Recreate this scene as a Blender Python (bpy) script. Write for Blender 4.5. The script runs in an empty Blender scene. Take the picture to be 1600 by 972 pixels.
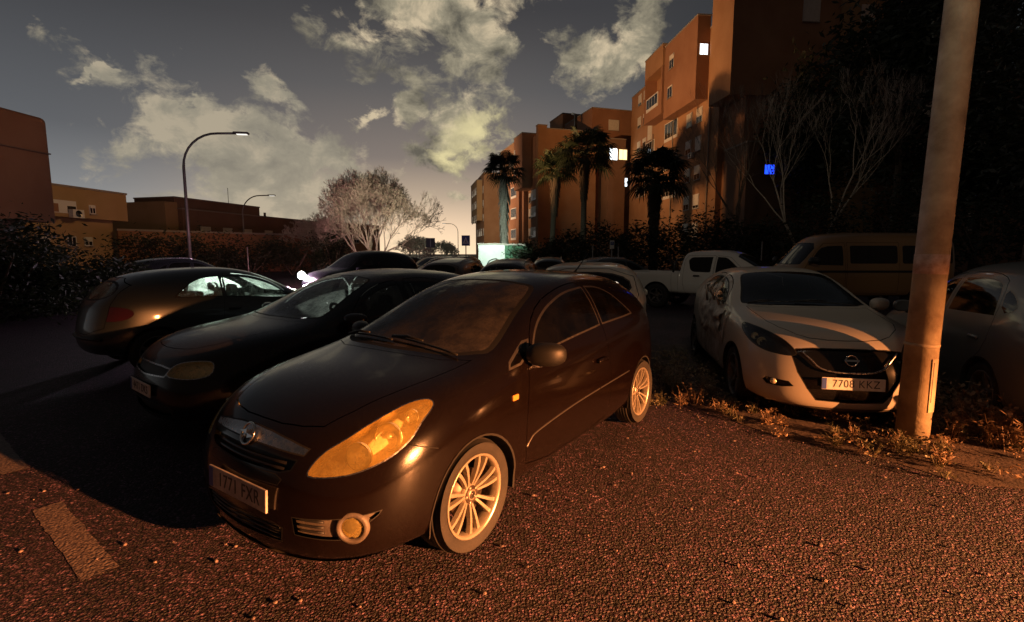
import bpy, bmesh, math, random
from mathutils import Vector, Matrix, noise
from mathutils.bvhtree import BVHTree
from mathutils.interpolate import poly_3d_calc
from mathutils.geometry import tessellate_polygon
R = math.radians
random.seed(7)
S = bpy.context.scene
COL = S.collection

# ------------------------------------------------------------------ camera
F_PX, PITCH, CAM_H = 774.0, .1148, 1.617
cd = bpy.data.cameras.new('camera')
cd.sensor_width = 36.0
cd.lens = 36.0 * F_PX / 1600.0
cd.clip_start = .05
cd.clip_end = 6000
cam = bpy.data.objects.new('camera', cd)
COL.objects.link(cam)
cam.location = (0, 0, CAM_H)
cam.rotation_euler = (math.pi / 2 - PITCH, 0, 0)
S.camera = cam
S.view_settings.view_transform = 'Standard'
S.view_settings.look = 'None'
S.view_settings.gamma = 1
S.view_settings.exposure = 0.0
S.render.engine = 'CYCLES'
S.cycles.use_denoising = True
S.cycles.sample_clamp_indirect = 3.0
S.cycles.max_bounces = 8
S.cycles.transparent_max_bounces = 16


def ray(px, py):
    a = (px - 800) / F_PX
    b = (486 - py) / F_PX
    return Vector((a, math.cos(PITCH) + b * math.sin(PITCH), -math.sin(PITCH) + b * math.cos(PITCH)))


def atz(px, py, z=0.0):
    r = ray(px, py)
    return Vector((0, 0, CAM_H)) + r * ((z - CAM_H) / r.z)


def aty(px, py, y):
    r = ray(px, py)
    return Vector((0, 0, CAM_H)) + r * (y / r.y)


def lin(c):
    return tuple(((v / 255.0) / 12.92 if v / 255.0 <= .04045 else ((v / 255.0 + .055) / 1.055) ** 2.4) for v in c)

HAZE = 0.0
# ------------------------------------------------------------------ night sky: dusk glow, dark zenith, lit clouds
W = bpy.data.worlds.new('World')
S.world = W
W.use_nodes = True
wn = W.node_tree
wn.nodes.clear()


def wmath(op, a, b=None, clamp=False):
    n = wn.nodes.new('ShaderNodeMath')
    n.operation = op
    n.use_clamp = clamp
    for i, v in enumerate((a, b)):
        if v is None:
            continue
        if isinstance(v, (int, float)):
            n.inputs[i].default_value = v
        else:
            wn.links.new(v, n.inputs[i])
    return n.outputs[0]


def wmix(f, a, b):
    n = wn.nodes.new('ShaderNodeMix')
    n.data_type = 'RGBA'
    for k, v in (('Factor', f), ('A', a), ('B', b)):
        if isinstance(v, tuple):
            n.inputs[k].default_value = (*v, 1)
        elif isinstance(v, float):
            n.inputs[k].default_value = v
        else:
            wn.links.new(v, n.inputs[k])
    return n.outputs['Result']


def wramp(fac, stops):
    r = wn.nodes.new('ShaderNodeValToRGB')
    el = r.color_ramp.elements
    while len(el) > 1:
        el.remove(el[-1])
    el[0].position = stops[0][0]
    el[0].color = (*stops[0][1], 1)
    for p, c in stops[1:]:
        e = el.new(p)
        e.color = (*c, 1)
    wn.links.new(fac, r.inputs['Fac'])
    return r.outputs[0]


_tc = wn.nodes.new('ShaderNodeTexCoord')
_sep = wn.nodes.new('ShaderNodeSeparateXYZ')
wn.links.new(_tc.outputs['Generated'], _sep.inputs[0])
AZ = wmath('ARCTAN2', _sep.outputs['X'], _sep.outputs['Y'])
EL = wmath('ARCSINE', _sep.outputs['Z'])
AZW, ELW = None, None


def azel(px, py):
    d = ray(px, py).normalized()
    return math.atan2(d.x, d.y), math.asin(d.z)


def blob(px, py, rx, ry, tilt=0.0):
    a, e = azel(px, py)
    ra, re = rx / F_PX, ry / F_PX
    da = wmath('SUBTRACT', AZW, a)
    de = wmath('SUBTRACT', ELW, e)
    ct, st = math.cos(tilt), math.sin(tilt)
    u = wmath('ADD', wmath('MULTIPLY', da, ct / ra), wmath('MULTIPLY', de, st / ra))
    v = wmath('SUBTRACT', wmath('MULTIPLY', de, ct / re), wmath('MULTIPLY', da, st / re))
    d = wmath('SQRT', wmath('ADD', wmath('MULTIPLY', u, u), wmath('MULTIPLY', v, v)))
    return wmath('SUBTRACT', 1.0, d, clamp=False)


def wnoise(scale, detail, rough=.6, dist=0.0, off=0.0):
    mp = wn.nodes.new('ShaderNodeMapping')
    mp.inputs['Location'].default_value = (off, off * 1.7, off * .6)
    mp.inputs['Scale'].default_value = (1, 1, 1.35)
    wn.links.new(_tc.outputs['Generated'], mp.inputs[0])
    n = wn.nodes.new('ShaderNodeTexNoise')
    n.inputs['Scale'].default_value = scale
    n.inputs['Detail'].default_value = detail
    n.inputs['Roughness'].default_value = rough
    n.inputs['Distortion'].default_value = dist
    wn.links.new(mp.outputs[0], n.inputs['Vector'])
    return n.outputs['Fac']


# ragged edges: the cloud outlines are warped by noise
AZW = wmath('ADD', AZ, wmath('MULTIPLY', wmath('SUBTRACT', wnoise(9, 6, .6, .2, 5.5), .5), .17))
ELW = wmath('ADD', EL, wmath('MULTIPLY', wmath('SUBTRACT', wnoise(9, 6, .6, .2, 9.2), .5), .17))
# clear sky by elevation (radians)
_e = wmath('DIVIDE', EL, 1.2, clamp=True)
clear_l = wramp(_e, [(0, (.36, .36, .34)), (.06, (.25, .26, .27)), (.16, (.115, .12, .13)), (.32, (.050, .051, .056)), (.6, (.034, .034, .038)), (1, (.03, .03, .032))])
clear_c = wramp(_e, [(0, (1.15, .85, .54)), (.045, (.92, .67, .45)), (.09, (.52, .40, .29)), (.15, (.235, .195, .17)), (.25, (.12, .112, .11)), (.36, (.054, .052, .055)), (.6, (.034, .034, .038)), (1, (.03, .03, .032))])
_ga = azel(670, 390)[0]
_gd = wmath('ABSOLUTE', wmath('SUBTRACT', AZ, _ga))
_gl = wmath('SUBTRACT', 1.0, wmath('DIVIDE', _gd, .62), clamp=True)
_gs = wmath('MULTIPLY', wmath('MULTIPLY', _gl, _gl), wmath('SUBTRACT', 3.0, wmath('MULTIPLY', _gl, 2.0)))
sky = wmix(_gs, clear_l, clear_c)
# the far right of the sky is darker
_rd = wmath('DIVIDE', wmath('SUBTRACT', AZ, .22), .45, clamp=True)
sky = wmix(_rd, sky, (.022, .024, .026))
# behind the camera: dull brown town glow
_bk = wmath('DIVIDE', wmath('SUBTRACT', wmath('ABSOLUTE', AZ), 1.1), .8, clamp=True)
sky = wmix(_bk, sky, (.030, .022, .018))

BL = [(660, 15, 150, 95, 0), (735, 70, 90, 62, -.3), (600, 20, 60, 60, .2), (705, 112, 30, 34, .1),
      (950, 95, 90, 45, .5), (1010, 55, 60, 40, .7), (905, 85, 45, 40, 0),
      (745, 205, 75, 62, .4), (695, 235, 55, 45, .3), (632, 165, 34, 36, -.5), (620, 190, 34, 30, 0), (775, 245, 30, 25, 0),
      (330, 215, 150, 90, -.25), (400, 265, 150, 100, -.5), (490, 300, 170, 80, -.3), (280, 195, 80, 62, 0),
      (440, 165, 60, 26, -.6), (530, 250, 70, 60, -.5), (150, 122, 20, 9, -.3), (305, 152, 20, 8, -.8), (715, 308, 55, 16, 0),
      (570, 185, 22, 20, 0), (1500, 250, 140, 40, .3), (1200, 60, 60, 60, .8)]
mask = None
for q in BL:
    v = blob(*q)
    mask = v if mask is None else wmath('MAXIMUM', mask, v)
mask = wmath('ADD', mask, wmath('MULTIPLY', wmath('MAXIMUM', wmath('MAXIMUM', blob(325, 210, 125, 75, -.3), blob(400, 265, 110, 70, -.4)), 0.0), .5))
mask = wmath('MAXIMUM', mask, -.6)
f1 = wnoise(6.5, 9, .62, .35, 3.1)
f2 = wnoise(19, 8, .66, .5, 7.7)
tex = wmath('ADD', wmath('MULTIPLY', wmath('SUBTRACT', f1, .5), 2.6), wmath('MULTIPLY', wmath('SUBTRACT', f2, .5), 2.0))
dens = wmath('ADD', mask, tex)
dens = wmath('DIVIDE', wmath('SUBTRACT', dens, .08), .5, clamp=True)
dens = wmath('POWER', dens, 1.25)
shade = wnoise(13, 7, .62, .3, 1.3)
ccol = wramp(shade, [(.34, (.12, .11, .085)), (.5, (.34, .30, .21)), (.62, (.66, .54, .36))])
hot = wmath('MAXIMUM', blob(748, 215, 55, 42, .4), blob(705, 240, 30, 22, .2))
hot = wmath('MULTIPLY', wmath('MAXIMUM', hot, 0.0), 1.1, clamp=True)
ccol = wmix(hot, ccol, (.78, .68, .36))
low = wmath('MAXIMUM', wmath('MAXIMUM', blob(360, 240, 240, 130, -.3), blob(500, 300, 160, 90, -.3)), 0.0)
low = wmath('MULTIPLY', low, 3.0, clamp=True)
ccol = wmix(wmath('MULTIPLY', low, .55), ccol, (.36, .325, .25))
dk = wmath('MULTIPLY', _rd, 1.6, clamp=True)
ccol = wmix(wmath('MULTIPLY', dk, .85), ccol, (.03, .03, .028))
dens = wmath('MULTIPLY', dens, wmath('SUBTRACT', .92, wmath('MULTIPLY', low, .12)))
sky = wmix(dens, sky, ccol)
# a little real twilight on top
_sk = wn.nodes.new('ShaderNodeTexSky')
_sk.sky_type = 'NISHITA'
_sk.sun_disc = False
_sk.sun_elevation = R(-4)
_sk.sun_rotation = R(-8)
_b = wn.nodes.new('ShaderNodeBackground')
wn.links.new(sky, _b.inputs[0])
_b.inputs[1].default_value = 1.0
_b2 = wn.nodes.new('ShaderNodeBackground')
wn.links.new(_sk.outputs[0], _b2.inputs[0])
_b2.inputs[1].default_value = .012
_ad = wn.nodes.new('ShaderNodeAddShader')
wn.links.new(_b.outputs[0], _ad.inputs[0])
wn.links.new(_b2.outputs[0], _ad.inputs[1])
_o = wn.nodes.new('ShaderNodeOutputWorld')
wn.links.new(_ad.outputs[0], _o.inputs[0])


def point(name, loc, energy, col, size=.15):
    l = bpy.data.lights.new(name, 'POINT')
    l.energy = energy
    l.color = col
    l.shadow_soft_size = size
    o = bpy.data.objects.new(name, l)
    COL.objects.link(o)
    o.location = loc
    return o


def spot(name, loc, target, energy, col, angle=90, size=.1, blend=.5):
    l = bpy.data.lights.new(name, 'SPOT')
    l.energy = energy
    l.color = col
    l.shadow_soft_size = size
    l.spot_size = R(angle)
    l.spot_blend = blend
    o = bpy.data.objects.new(name, l)
    COL.objects.link(o)
    o.location = loc
    o.rotation_euler = (Vector(target) - Vector(loc)).to_track_quat('-Z', 'Y').to_euler()
    return o


# shielded sodium lamp behind the photographer on the right: the key light, a flat wide beam
KEY = spot('sodium_street_lamp', (16.5, -7.8, 3.4), (-3.0, 1.2, -1.6), 175000, (1.0, .33, .095), 54, .11, 1.0)
KEY.scale = (1.0, .31, 1.0)
# street lamps across the road that light the tall facades
FAC = spot('facade_street_lamp', (-6.0, 46.0, 9.0), (17, 60, 21), 27000, (1.0, .50, .20), 90, .3, 1.0)
FA2 = spot('far_street_lamp', (-16.0, 80.0, 9.0), (-2, 90, 14), 15000, (1.0, .60, .34), 110, .3, .8)
LFT = spot('side_street_lamp', (-19.0, 33.0, 8.0), (-28, 36.5, 4.5), 700, (1.0, .55, .22), 110, .2, .8)
LF2 = spot('terrace_lamp', (-13.5, 22.0, 8.5), (-20.5, 18, 6.5), 170, (1.0, .55, .26), 90, .2, .8)
GLW = spot('bare_tree_fill', (-5.5, 27.5, 2.6), (-9.8, 36, 6.0), 2300, (1.0, .84, .62), 64, .3, .9)  # added fill that brightens the big bare tree, no lamp stands here
GL2 = spot('crossroads_far_lamp', (-9.0, 70.0, 5.0), (-7.5, 115, 12), 16000, (1.0, .80, .55), 70, .3, .8)
GRN = spot('wall_lamp', (-2.0, 37.5, 3.4), (-1.4, 42.5, 2.2), 1500, (.78, 1.0, .86), 110, .1, .8)
# headlamp of the people carrier facing the photographer, with an added pink point for the glow around it
HED = spot('headlamp_beam', (-7.42, 17.28, .87), (-3.9, 8.6, 1.38), 60000, (.85, 1.0, .92), 30, .06, .9)
HED.scale = (1.0, .30, 1.0)
HEG = point('headlamp_glow_fill', (-7.40, 17.10, 1.05), 380, (1.0, .62, .86), .1)
PNK = spot('pink_scrub_fill', (-8.8, 20.5, 1.2), (-15.5, 36, 2.6), 2600, (1.0, .40, .44), 80, .3, 1.0)  # added pink fill on the scrub, not a lamp of the street
# added unseen fills: neutral on the cars behind, warm on the bare trees
LOT = spot('lot_fill', (1.5, .5, 7.0), (6.0, 12.0, .8), 330, (1.0, .86, .66), 72, .3, 1.0)
CRT = spot('right_trees_fill', (6.5, 17.5, 4.5), (15.5, 28.5, 7.5), 420, (1.0, .82, .6), 40, .2, 1.0)


# ------------------------------------------------------------------ object helpers
def link(o, parent=None):
    COL.objects.link(o)
    if parent:
        o.parent = parent
    return o


def thing(name, label, cat, loc=(0, 0, 0), rz=0.0, group=None):
    o = bpy.data.objects.new(name, None)
    o.empty_display_size = .2
    link(o)
    o.location = loc
    o.rotation_euler = (0, 0, rz)
    o['label'] = label
    o['category'] = cat
    if group:
        o['group'] = group
    return o


def tag(o, label, cat, group=None):
    o['label'] = label
    o['category'] = cat
    if group:
        o['group'] = group
    return o


def mesh_obj(name, bm, mat, parent=None, smooth=False, kind=None):
    me = bpy.data.meshes.new(name)
    bm.to_mesh(me)
    bm.free()
    for m in (mat if isinstance(mat, (list, tuple)) else [mat]):
        me.materials.append(m)
    if smooth:
        for p in me.polygons:
            p.use_smooth = True
    o = link(bpy.data.objects.new(name, me), parent)
    if kind:
        o['kind'] = kind
    return o


def add_box(bm, c, s, rot=None, mi=0, bev=0.0):
    """box centred at c, full size s, rot = Matrix or None"""
    r = bmesh.ops.create_cube(bm, size=1.0)
    vs = r['verts']
    for v in vs:
        v.co = Vector((v.co.x * s[0], v.co.y * s[1], v.co.z * s[2]))
    fs = list({f for v in vs for f in v.link_faces})
    if bev > 0:
        es = list({e for v in vs for e in v.link_edges})
        rr = bmesh.ops.bevel(bm, geom=es, offset=bev, segments=2, affect='EDGES', profile=.5)
        fs = rr['faces']
        vs = list({v for f in fs for v in f.verts})
        fs = list({f for v in vs for f in v.link_faces})
    for v in vs:
        v.co = (rot @ v.co if rot else v.co) + Vector(c)
    for f in fs:
        f.material_index = mi
    return fs


def add_tube(bm, pts, rad, seg=8, mi=0, cap=True):
    """tube along points; rad a number or list"""
    n = len(pts)
    pts = [Vector(p) for p in pts]
    rads = rad if isinstance(rad, (list, tuple)) else [rad] * n
    rings = []
    up = Vector((0, 0, 1))
    prev = None
    for i in range(n):
        d = (pts[min(i + 1, n - 1)] - pts[max(i - 1, 0)])
        if d.length < 1e-9:
            d = Vector((0, 0, 1))
        d.normalize()
        if prev is None:
            a = d.cross(up)
            if a.length < .05:
                a = d.cross(Vector((1, 0, 0)))
        else:
            a = prev - d * prev.dot(d)
            if a.length < 1e-6:
                a = d.orthogonal()
        a.normalize()
        prev = a
        b = d.cross(a)
        rings.append([bm.verts.new(pts[i] + (a * math.cos(t) + b * math.sin(t)) * rads[i])
                      for t in [2 * math.pi * k / seg for k in range(seg)]])
    for i in range(n - 1):
        for k in range(seg):
            f = bm.faces.new((rings[i][k], rings[i][(k + 1) % seg], rings[i + 1][(k + 1) % seg], rings[i + 1][k]))
            f.material_index = mi
            f.smooth = True
    if cap and seg > 2:
        for rg in (rings[0][::-1], rings[-1]):
            f = bm.faces.new(rg)
            f.material_index = mi


def add_lathe(bm, prof, axis_o, ax, seg=32, mi=0, smooth=True, closed=False):
    """prof: list of (r, h) ; revolve about axis ax through axis_o"""
    ax = Vector(ax).normalized()
    a = ax.orthogonal().normalized()
    b = ax.cross(a)
    o = Vector(axis_o)
    rings = []
    for r, h in prof:
        rings.append([bm.verts.new(o + ax * h + (a * math.cos(t) + b * math.sin(t)) * max(r, 1e-5))
                      for t in [2 * math.pi * k / seg for k in range(seg)]])
    m = len(prof)
    for i in range(m if closed else m - 1):
        for k in range(seg):
            f = bm.faces.new((rings[i][k], rings[i][(k + 1) % seg], rings[(i + 1) % m][(k + 1) % seg], rings[(i + 1) % m][k]))
            f.material_index = mi
            f.smooth = smooth


def add_prism(bm, poly, to3, depth, mi=0):
    """extrude a 2D polygon; to3(a,b)->Vector, depth = Vector"""
    n = len(poly)
    A = [bm.verts.new(to3(*p)) for p in poly]
    B = [bm.verts.new(to3(*p) + depth) for p in poly]
    fs = [bm.faces.new(A[::-1]), bm.faces.new(B)]
    for i in range(n):
        fs.append(bm.faces.new((A[i], A[(i + 1) % n], B[(i + 1) % n], B[i])))
    for f in fs:
        f.material_index = mi
    bmesh.ops.recalc_face_normals(bm, faces=fs)
    return fs


def copy_tree(o, parent=None):
    c = o.copy()
    COL.objects.link(c)
    c.parent = parent
    for ch in list(o.children):
        copy_tree(ch, c)
    return c


# ------------------------------------------------------------------ body surface engine
def chaikin(p, it=2):
    for _ in range(it):
        q = []
        for i in range(len(p)):
            a, b = p[i], p[(i + 1) % len(p)]
            q.append((a[0] * .75 + b[0] * .25, a[1] * .75 + b[1] * .25))
            q.append((a[0] * .25 + b[0] * .75, a[1] * .25 + b[1] * .75))
        p = q
    return p


def rcorn(p, r, n=4):
    """round the corners of a closed polygon"""
    out = []
    m = len(p)
    for i in range(m):
        a, b, c = Vector(p[i - 1]), Vector(p[i]), Vector(p[(i + 1) % m])
        k = min(r, (a - b).length * .45, (c - b).length * .45)
        s_, e_ = b + (a - b).normalized() * k, b + (c - b).normalized() * k
        for j in range(n + 1):
            t = j / n
            out.append(tuple(s_.lerp(b, t).lerp(b.lerp(e_, t), t)))
    return out


def spl(p, n=4, closed=True):
    """catmull-rom through points"""
    out = []
    m = len(p)
    for i in range(m if closed else m - 1):
        p0 = p[(i - 1) % m] if closed or i > 0 else p[0]
        p1 = p[i]
        p2 = p[(i + 1) % m]
        p3 = p[(i + 2) % m] if closed or i + 2 < m else p[-1]
        for k in range(n):
            t = k / n
            out.append(tuple(.5 * ((2 * p1[j]) + (-p0[j] + p2[j]) * t + (2 * p0[j] - 5 * p1[j] + 4 * p2[j] - p3[j]) * t * t
                                   + (-p0[j] + 3 * p1[j] - 3 * p2[j] + p3[j]) * t ** 3) for j in range(2)))
    if not closed:
        out.append(tuple(p[-1]))
    return out


def inset(p, d):
    """move a closed polygon's corners inwards by d"""
    n = len(p)
    area = sum(p[i][0] * p[(i + 1) % n][1] - p[(i + 1) % n][0] * p[i][1] for i in range(n))
    s = 1 if area > 0 else -1
    out = []
    for i in range(n):
        a, b, c = Vector(p[i - 1]), Vector(p[i]), Vector(p[(i + 1) % n])
        e1 = (b - a)
        e2 = (c - b)
        if e1.length < 1e-7 or e2.length < 1e-7:
            continue
        e1.normalize()
        e2.normalize()
        n1 = Vector((-e1.y, e1.x)) * s
        n2 = Vector((-e2.y, e2.x)) * s
        m = n1 + n2
        if m.length < 1e-6:
            continue
        m.normalize()
        k = d / max(.45, m.dot(n1))
        out.append((b.x + m.x * k, b.y + m.y * k))
    return out


def pip(x, y, p):
    r = False
    j = len(p) - 1
    for i in range(len(p)):
        if ((p[i][1] > y) != (p[j][1] > y)) and (x < (p[j][0] - p[i][0]) * (y - p[i][1]) / (p[j][1] - p[i][1]) + p[i][0]):
            r = not r
        j = i
    return r


PROJ = {'L': (Vector((1, 0, 0)), Vector((0, 0, 1)), Vector((0, 1, 0))),
        'R': (Vector((1, 0, 0)), Vector((0, 0, 1)), Vector((0, -1, 0))),
        'F': (Vector((0, 1, 0)), Vector((0, 0, 1)), Vector((1, 0, 0))),
        'B': (Vector((0, 1, 0)), Vector((0, 0, 1)), Vector((-1, 0, 0))),
        'T': (Vector((1, 0, 0)), Vector((0, 1, 0)), Vector((0, 0, 1)))}


def oblique(d):
    """projection along direction d (3-tuple, pointing out of the surface)"""
    d = Vector(d).normalized()
    a = Vector((0, 0, 1)).cross(d).normalized()
    return (a, d.cross(a), d)


def mir(pr):
    a, b, d = pr
    f = lambda v: Vector((v.x, -v.y, v.z))
    return (f(a), f(b), f(d))


class Body:
    def __init__(self, cage, level=3):
        bm = bmesh.new()
        rows = []
        for ring in cage:      # ring: list of 9 (x,y,z), 0 = bottom centre, 8 = top centre
            L = [bm.verts.new(p) for p in ring]
            Rr = [L[i] if abs(ring[i][1]) < 1e-6 else bm.verts.new((ring[i][0], -ring[i][1], ring[i][2])) for i in range(9)]
            rows.append((L, Rr))
        for i in range(len(rows) - 1):
            for side in (0, 1):
                a, b = rows[i][side], rows[i + 1][side]
                for k in range(8):
                    vs = []
                    for v in (a[k], a[k + 1], b[k + 1], b[k]):
                        if v not in vs:
                            vs.append(v)
                    if len(vs) < 3:
                        continue
                    if side:
                        vs = vs[::-1]
                    try:
                        bm.faces.new(vs)
                    except ValueError:
                        pass
        bmesh.ops.remove_doubles(bm, verts=bm.verts[:], dist=1e-5)
        bmesh.ops.recalc_face_normals(bm, faces=bm.faces[:])
        me = bpy.data.meshes.new('tmp')
        bm.to_mesh(me)
        bm.free()
        o = bpy.data.objects.new('tmp', me)
        COL.objects.link(o)
        m = o.modifiers.new('s', 'SUBSURF')
        m.levels = level
        m.render_levels = level
        dg = bpy.context.evaluated_depsgraph_get()
        me2 = bpy.data.meshes.new_from_object(o.evaluated_get(dg))
        bpy.data.objects.remove(o)
        self.bm = bmesh.new()
        self.bm.from_mesh(me2)
        # outward?
        self.bm.normal_update()
        top = max(self.bm.faces, key=lambda f: f.calc_center_median().z)
        if top.normal.z < 0:
            bmesh.ops.reverse_faces(self.bm, faces=self.bm.faces[:])
            self.bm.normal_update()
        self.base = self.bm.copy()
        self.base.verts.ensure_lookup_table()
        self.base.faces.ensure_lookup_table()
        self.base.normal_update()
        self.bvh = BVHTree.FromBMesh(self.base)
        bpy.data.meshes.remove(me2)

    def nrm(self, p):
        loc, n, i, d = self.bvh.find_nearest(p)
        if loc is None:
            return Vector((0, 0, 1))
        f = self.base.faces[i]
        w = poly_3d_calc([v.co for v in f.verts], loc)
        r = Vector((0, 0, 0))
        for v, k in zip(f.verts, w):
            r += v.normal * k
        return r.normalized()

    def hit(self, a, b, pr):
        """point on the surface seen along projection pr at (a,b)"""
        A, B, D = pr
        o = A * a + B * b + D * 8
        loc, n, i, d = self.bvh.ray_cast(o, -D)
        return loc, n

    def region(self, poly, pr, minn=.03, dmin=None):
        A, B, D = pr
        bm = self.bm
        pts = []
        for i in range(len(poly)):
            a, b = Vector(poly[i]), Vector(poly[(i + 1) % len(poly)])
            k = max(1, int((b - a).length / .12))
            for j in range(k):
                pts.append(a.lerp(b, j / k))
        x0 = min(p.x for p in pts) - .02
        x1 = max(p.x for p in pts) + .02
        y0 = min(p.y for p in pts) - .02
        y1 = max(p.y for p in pts) + .02

        def near(f):
            if f.normal.dot(D) < minn:
                return False
            c = f.calc_center_median()
            if dmin is not None and c.dot(D) < dmin:
                return False
            u, v = c.dot(A), c.dot(B)
            return x0 - .15 < u < x1 + .15 and y0 - .15 < v < y1 + .15
        cand = [f for f in bm.faces if near(f)]
        cache = {}
        for i in range(len(pts)):
            p, q = pts[i], pts[(i + 1) % len(pts)]
            e = q - p
            if e.length < 1e-6:
                continue
            n2 = Vector((-e.y, e.x)).normalized()
            n3 = A * n2.x + B * n2.y
            bx0, bx1 = min(p.x, q.x) - 1e-3, max(p.x, q.x) + 1e-3
            by0, by1 = min(p.y, q.y) - 1e-3, max(p.y, q.y) + 1e-3
            fs = []
            nxt = []
            seen = set()
            for f in cand:
                if not f.is_valid or f in seen:
                    continue
                seen.add(f)
                nxt.append(f)
                c_ = cache.get(f)
                if c_ is None:
                    us = [v.co.dot(A) for v in f.verts]
                    vs = [v.co.dot(B) for v in f.verts]
                    c_ = cache[f] = (us, vs, min(us), max(us), min(vs), max(vs))
                if c_[3] < bx0 or c_[2] > bx1 or c_[5] < by0 or c_[4] > by1:
                    continue
                us, vs = c_[0], c_[1]
                d = [(u - p.x) * n2.x + (v - p.y) * n2.y for u, v in zip(us, vs)]
                if min(d) > -1e-6 or max(d) < 1e-6:
                    continue
                fs.append(f)
            cand = nxt
            if not fs:
                continue
            es = list({e_ for f in fs for e_ in f.edges})
            vs = list({v for f in fs for v in f.verts})
            old = set(cand)
            r = bmesh.ops.bisect_plane(bm, geom=vs + es + fs, dist=1e-6, plane_co=A * p.x + B * p.y, plane_no=n3)
            for g in r['geom']:
                if isinstance(g, bmesh.types.BMFace) and g not in old:
                    cand.append(g)
            for g in r['geom_cut']:
                if isinstance(g, bmesh.types.BMEdge):
                    for f in g.link_faces:
                        if f not in old:
                            cand.append(f)
        poly2 = [tuple(p) for p in pts]
        self.last = {f for f in cand if f.is_valid}
        out = []
        for f in self.last:
            c = f.calc_center_median()
            if f.normal.dot(D) >= minn and pip(c.dot(A), c.dot(B), poly2):
                out.append(f)
        return out

    def grab(self, faces, offset=0.0, keep=False):
        """new bmesh from faces (removed from the body)"""
        nb = bmesh.new()
        mp = {}
        for f in faces:
            vs = []
            for v in f.verts:
                if v not in mp:
                    mp[v] = nb.verts.new(v.co + (self.nrm(v.co) * offset if offset else Vector((0, 0, 0))))
                vs.append(mp[v])
            try:
                nb.faces.new(vs)
            except ValueError:
                pass
        if not keep:
            bmesh.ops.delete(self.bm, geom=faces, context='FACES')
        return nb

    def emit(self, name, bm, mat, parent, label=None):
        """mesh object whose shading normals follow the smooth body surface"""
        me = bpy.data.meshes.new(name)
        bm.to_mesh(me)
        bm.free()
        me.materials.append(mat)
        ns = [self.nrm(v.co) for v in me.vertices]
        for p in me.polygons:
            p.use_smooth = True
        if len(me.vertices):
            me.normals_split_custom_set_from_vertices(ns)
        o = link(bpy.data.objects.new(name, me), parent)
        if label:
            o['label'] = label
        return o

    def panel(self, name, poly, pr, mat, parent, gap=.004, gapmat=None, gapname='seal', minn=.03, label=None, sink=0.0):
        """cut a panel: a gap all round (open, or filled with gapmat), the inside becomes a part"""
        if gap > 0:
            ring = self.region(poly, pr, minn)
            ip = inset(poly, gap)
            inner = self.region(ip, pr, minn)
            iset = set(inner)
            A, B, D = pr
            pl = [tuple(p) for p in poly]
            outer = [f for f in self.last if f not in iset and f.normal.dot(D) >= minn and
                     pip(f.calc_center_median().dot(A), f.calc_center_median().dot(B), pl)]
            ib = self.grab(inner, -sink)
            ob = self.grab(outer)
            o = self.emit(name, ib, mat, parent, label)
            if gapmat:
                self.emit(gapname, ob, gapmat, o)
            else:
                ob.free()
            return o
        f = self.region(poly, pr, minn)
        return self.emit(name, self.grab(f, -sink), mat, parent, label)


def ring(x, w, wb, wr, zb, zsh, zbelt, zrail, ztop, zmid=None):
    if isinstance(x, (int, float)):
        x = [x] * 9
    return [(x[0], 0, zb), (x[1], w * .86, zb), (x[2], w * .975, zb + .07), (x[3], w, zmid or (zb + zsh) / 2), (x[4], (w * 2 + wb) / 3, zsh),
            (x[5], wb, zbelt), (x[6], wr, zrail), (x[7], wr * .55, zrail * .25 + ztop * .75), (x[8], 0, ztop)]

# ------------------------------------------------------------------ materials
def nodes(name):
    m = bpy.data.materials.new(name)
    m.use_nodes = True
    nt = m.node_tree
    nt.nodes.clear()
    out = nt.nodes.new('ShaderNodeOutputMaterial')
    return m, nt, out


def N(nt, typ, **kw):
    n = nt.nodes.new(typ)
    for k, v in kw.items():
        if k.startswith('i_'):
            key = k[2:].replace('_', ' ')
            n.inputs[key].default_value = v
        else:
            setattr(n, k, v)
    return n


def noise_n(nt, scale, detail=4, rough=.55, coord='Object', dist=0.0):
    tc = N(nt, 'ShaderNodeTexCoord')
    n = N(nt, 'ShaderNodeTexNoise')
    n.inputs['Scale'].default_value = scale
    n.inputs['Detail'].default_value = detail
    n.inputs['Roughness'].default_value = rough
    n.inputs['Distortion'].default_value = dist
    nt.links.new(tc.outputs[coord], n.inputs['Vector'])
    return n


def ramp(nt, src, stops):
    r = N(nt, 'ShaderNodeValToRGB')
    el = r.color_ramp.elements
    while len(el) > 1:
        el.remove(el[-1])
    el[0].position = stops[0][0]
    c = stops[0][1]
    el[0].color = (c[0], c[1], c[2], 1)
    for p, c in stops[1:]:
        e = el.new(p)
        e.color = (c[0], c[1], c[2], 1)
    nt.links.new(src, r.inputs['Fac'])
    return r


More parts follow.
